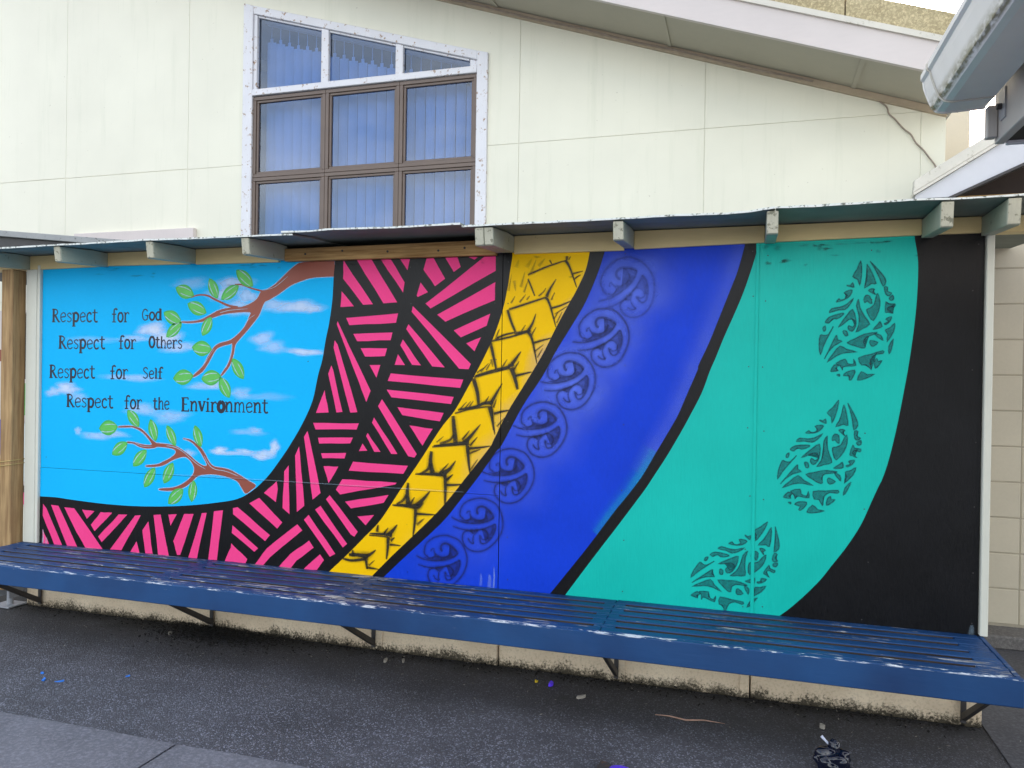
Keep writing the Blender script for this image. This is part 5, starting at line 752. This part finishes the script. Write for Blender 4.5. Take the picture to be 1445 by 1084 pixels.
# ------------------------------------------------------------------ long bench
BN = thing('long_bench', (2.4,-.25,0), 'long blue slatted bench with worn peeling paint below the mural', 'bench')
segs = [(-.03,1.178),(1.280,2.168),(2.272,3.434),(3.534,4.882)]
cross = [(-.145,-.032),(1.180,1.278),(2.170,2.270),(3.436,3.532),(4.884,4.999)]
yb = [-.001-.0827*i for i in range(7)]
def shade_slat_sides(o):  # darkens slat side faces so the gaps read as shaded
    o.data.materials.append(M['gap_shade_timber'])
    for f in o.data.polygons:
        if abs(f.normal.y) > .9: f.material_index = 1
mids = [-.147] + [(a+c)/2 for a, c in cross[1:-1]] + [4.978]
for i in range(6):
    y1, y0 = yb[i]-.001, yb[i+1]+.028
    if i == 5: y0 = -.4715
    for x0, x1 in zip(mids, mids[1:]):
        sg = random.uniform(-.0012,.001)
        bm = nb(); box(bm, x0+.0006, x1-.0006, y0+random.uniform(-.001,.001), y1+random.uniform(-.001,.001), .350+sg, .386+sg, .004)
        shade_slat_sides(obj('slat', bm, 'bench_slat_paint', BN))
    if i < 5:
        for x0, x1 in cross:
            e = random.uniform(-.012,.012)
            bm = nb(); box(bm, x0+(e if x0 > 0 else 0), min(x1,4.978)+e*.5*(x1 < 4.9), yb[i+1]-.0012, yb[i+1]+.0275, .352, .3855, .0015); obj('filler_block', bm, 'bench_slat_paint', BN)
bm = nb(); box(bm, -.15, 5.002, -.497, -.4725, .283, .3862, .004)
for xs_ in np.arange(0, 5, .14): bmesh.ops.bisect_plane(bm, geom=bm.verts[:]+bm.edges[:]+bm.faces[:], plane_co=(xs_,0,0), plane_no=(1,0,0))
for v in bm.verts:
    if v.co.z > .37 and v.co.y < -.485: v.co.z += random.uniform(-.0025,.001); v.co.y += random.uniform(-.001,.002)
obj('front_board', bm, 'bench_front_paint', BN)
for xx in (-.15+.0125, 4.9912):
    bm = nb(); box(bm, xx-.0115, xx+.0085, -.4965, -.003, .300, .3855, .003); obj('end_board', bm, 'bench_slat_paint', BN) if xx > 1 else bm.free()
for xx in (.0,1.228,2.222,3.484,4.93):
    bm = nb(); box(bm, xx-.02, xx+.02, -.468, -.012, .316, .3555); b_ = obj('bearer', bm, 'steel_dark', BN)
    bm = nb(); prism(bm, [(-.46,.300),(-.445,.314),(-.012,.060),(-.012,.030),(-.03,.036)], xx-.009, xx+.009, 'X', .002); obj('brace', bm, 'steel_dark', b_)
    bm = nb(); box(bm, xx-.010, xx+.010, -.0175, -.0085, .02, .31); obj('upright', bm, 'steel_dark', b_)

# ------------------------------------------------------------------ timber post at the left end
PO = thing('timber_post', (-.195,-.04,0), 'square timber post on a galvanised foot at the left end of the bench', 'post')
bm = nb(); box(bm, -.242,-.152,-.088,.002,.105,2.03,.004); obj('shaft', bm, 'post_timber', PO)
ft = nb(); box(ft, -.275,-.135,-.105,.02,.004,.012,.001); F_ = obj('base_plate', ft, 'galv', PO)
bm = nb(); tube(bm, [(-.197,-.043,.012),(-.197,-.043,.105)], .018, 12); obj('stem', bm, 'galv', F_)
bm = nb(); box(bm, -.2445,-.2425,-.09,.004,.06,.20); box(bm, -.1515,-.1495,-.09,.004,.06,.20); obj('stirrup', bm, 'galv', F_)
ST = thing('tied_string', (-.197,-.043,.86), 'pale string wound twice round the timber post', 'string')
for dz, tl in ((.0,.02),(-.024,.028)):
    pts = [(-.250,-.094,.872+dz),(-.147,-.094,.886+dz),(-.147,.006,.89+dz),(-.250,.006,.876+dz),(-.250,-.094,.873+dz)]
    bm = nb(); tube(bm, pts, .0028, 6); obj('loop', bm, 'string_fibre', ST)
bm = nb(); tube(bm, [(-.25,-.094,.862),(-.33,-.09,.859),(-.42,-.06,.858)], .0028, 6); obj('tail', bm, 'string_fibre', ST)
# painted board glimpsed behind the post
PB = thing('painted_board', (-1.7,1.3,.3), 'brightly painted figure board half hidden behind the timber post', 'mural')
bm = nb(); box(bm, -2.6,-1.35,1.305,1.325,.30,1.93,.002); obj('panel', bm, 'pale_board', PB)
def patch(m, pts, k):
    bm = nb(); prism(bm, pts, 1.3045-.0012*k, 1.3045-.0012*(k-1)); obj('painted_patch', bm, m, PB)
for m, pts, k in (('black_paint',[(-1.7,1.36),(-1.58,1.36),(-1.56,1.6),(-1.6,1.9),(-1.66,1.93),(-1.75,1.7)],1),('leaf_rim',[(-1.8,1.06),(-1.5,1.06),(-1.52,1.30),(-1.75,1.34)],1),('white_paint',[(-1.75,.52),(-1.55,.50),(-1.6,.8),(-1.68,1.03),(-1.72,.9)],2),('blue_paint',[(-2.05,.72),(-1.86,.72),(-1.88,1.0),(-2.05,1.05)],1),('pink_paint',[(-2.1,.32),(-1.4,.32),(-1.4,.41),(-2.1,.46)],1),('black_paint',[(-2.1,.42),(-1.4,.42),(-1.4,.47),(-2.1,.49)],2),('yellow_paint',[(-2.05,.56),(-1.88,.56),(-1.9,.68),(-2.05,.7)],1),('bark_paint',[(-2.05,1.52),(-1.9,1.5),(-1.92,1.6),(-2.05,1.62)],1)): patch(m, pts, k)

# ------------------------------------------------------------------ litter on the ground
def chip(x, y, sx_, sy_, h=.006, rot=None, n=7):
    bm = nb(); rot = random.uniform(0,6.28) if rot is None else rot; pts = []
    for i in range(n):
        a = 6.2832*i/n; r_ = random.uniform(.7,1.15); u, v = sx_/2*r_*math.cos(a), sy_/2*r_*math.sin(a); pts.append((x+u*math.cos(rot)-v*math.sin(rot), y+u*math.sin(rot)+v*math.cos(rot)))
    prism(bm, pts, .001, .001+h, 'Z')
    for v in bm.verts:
        if v.co.z > .002: v.co.z += random.uniform(0,.006)
    return bm
tag(obj('paper_scrap', chip(2.349,-.125,.05,.022), 'litter_pale'), 'white paper scrap on the asphalt, left of the two below the zigzag band', 'litter')
tag(obj('paper_scrap', chip(2.432,-.098,.045,.016), 'litter_pale'), 'white paper scrap on the asphalt, right of the two below the zigzag band', 'litter')
tag(obj('paper_scrap', chip(1.066,-.147,.035,.022), 'litter_pale'), 'small pale scrap by the dark leaf litter at the left', 'litter')
tag(obj('plastic_scrap', chip(3.205,-.150,.04,.022,.012), 'purple_plastic'), 'small purple plastic scrap on the asphalt under the bench middle', 'litter')
tag(obj('bark_chip', chip(3.365,-.245,.05,.018), 'litter_pale'), 'flat tan bark chip on the asphalt right of the purple scrap', 'litter')
tag(obj('pebble', chip(4.368,-.213,.028,.022,.012), 'litter_pale'), 'grey round pebble by the plinth near the right end', 'pebble')
tag(obj('yellow_petal', chip(3.13,-.135,.016,.010), 'litter_yellow'), 'tiny yellow petal left of the purple plastic scrap', 'petal')
bm = nb(); tube(bm, [(3.70,-.318,.006),(3.76,-.322,.010),(3.83,-.332,.007),(3.90,-.318,.011),(3.985,-.312,.006)], [.002,.003,.004,.003,.001], 6); tag(obj('twig', bm, 'twig_wood', None, True), 'thin pale twig lying on asphalt below the teal band', 'twig')
for i, (x, y, sx_, sy_, lb) in enumerate(((.98,-.858,.035,.016,'blue paint splash on asphalt, lower left one of the pair'),(1.064,-.846,.045,.022,'blue paint splash on asphalt, largest, lower right of the pair'),(.905,-.80,.03,.012,'blue paint splash on asphalt, leftmost near the path edge'),(1.305,-.699,.022,.014,'blue paint splash on asphalt, furthest right, nearest the wall'))):
    tag(obj('paint_splash', chip(x,y,sx_,sy_,.0015), 'blue_splash'), lb, 'paint splash')
bm = nb()
for i in range(5200):
    if i < 3400: x = random.gauss(1.32,.24); y = -abs(random.gauss(0,.11))-.012
    else: x = random.uniform(-.1,5.0); y = -abs(random.gauss(0,.05))-.010
    if x < -.1 or x > 5.0 or y < -.5: continue
    s = random.uniform(.003,.012); a = random.uniform(0,6.28); z = random.uniform(.004,.012)+max(0,.014-.08*abs(y))*(1 if i < 3400 else .4); t_ = random.uniform(-.5,.5)
    d1 = Vector((math.cos(a),math.sin(a),t_))*s; d2 = Vector((-math.sin(a),math.cos(a),random.uniform(-.4,.4)))*s*random.uniform(.2,.6)
    p = Vector((x,y,z)); bm.faces.new([bm.verts.new(q) for q in (p-d1,p+d2,p+d1,p-d2)])
tag(obj('leaf_litter', bm, 'moss_black'), 'dark damp leaf litter gathered along the foot of the plinth', 'leaf litter', kind='stuff')
bm = nb()
for i in range(260):
    x = random.uniform(-.1,5.2); y = -abs(random.gauss(0,.28))-.02; s = random.uniform(.003,.009); a = random.uniform(0,6.28)
    d1 = Vector((math.cos(a),math.sin(a),.15))*s; d2 = Vector((-math.sin(a),math.cos(a),.1))*s*random.uniform(.15,.5); p = Vector((x,y,.006)); bm.faces.new([bm.verts.new(q) for q in (p-d1,p+d2,p+d1,p-d2)])
tag(obj('dry_bits', bm, 'litter_pale'), 'tiny pale dry leaf bits and grit on the damp asphalt', 'debris', kind='stuff')
# crumpled glossy bag at the bottom edge
BG = thing('plastic_bag', (4.37,-.56,0), 'small crumpled glossy blue-black plastic bag on asphalt at the bottom right', 'bag')
def blob(cx, cy, cz, rx_, ry_, rz_, amp, sub=5, seed=1):
    bm = nb(); bmesh.ops.create_icosphere(bm, subdivisions=sub, radius=1); rnd = random.Random(seed); W3 = [(Vector((rnd.uniform(-1,1),rnd.uniform(-1,1),rnd.uniform(-1,1))).normalized()*rnd.uniform(1.5,5.5), rnd.uniform(0,6)) for _ in range(12)]
    for v in bm.verts:
        q = v.co.copy(); n_ = sum(abs(math.sin(q.dot(k)+ph)) for k, ph in W3)/12-.62
        q *= 1+amp*n_; z = cz+q.z*rz_; v.co = Vector((cx+q.x*rx_, cy+q.y*ry_, max(.002, z)))
    return bm
obj('bag_body', blob(4.372,-.565,.036,.062,.052,.046,.8), 'bag_plastic', BG, True)
obj('knot', blob(4.378,-.555,.084,.021,.019,.024,.7,4,5), 'bag_plastic', BG, True)
bm = nb(); tube(bm, [(4.372,-.555,.078),(4.348,-.552,.098),(4.334,-.55,.112)], [.007,.004,.006], 7); obj('twisted_end', bm, 'bag_tip', BG, True)
PC = thing('plastic_lid', (3.62,-.86,0), 'purple and black plastic lid lying on asphalt at the bottom edge', 'plastic lid')  # flat purple lid with a black tab
bm = nb(); tube(bm, [(3.635,-.865,.002),(3.635,-.865,.016),(3.635,-.865,.02)], [.052,.050,.04], 24); obj('lid', bm, 'purple_plastic', PC, True)
bm = nb(); prism(bm, [(3.55,-.89),(3.60,-.90),(3.60,-.82),(3.555,-.80)], .002, .02, 'Z', .003); obj('tab', bm, 'steel_dark', PC)

for o in S.objects:
    if '_w' in o: del o['_w']
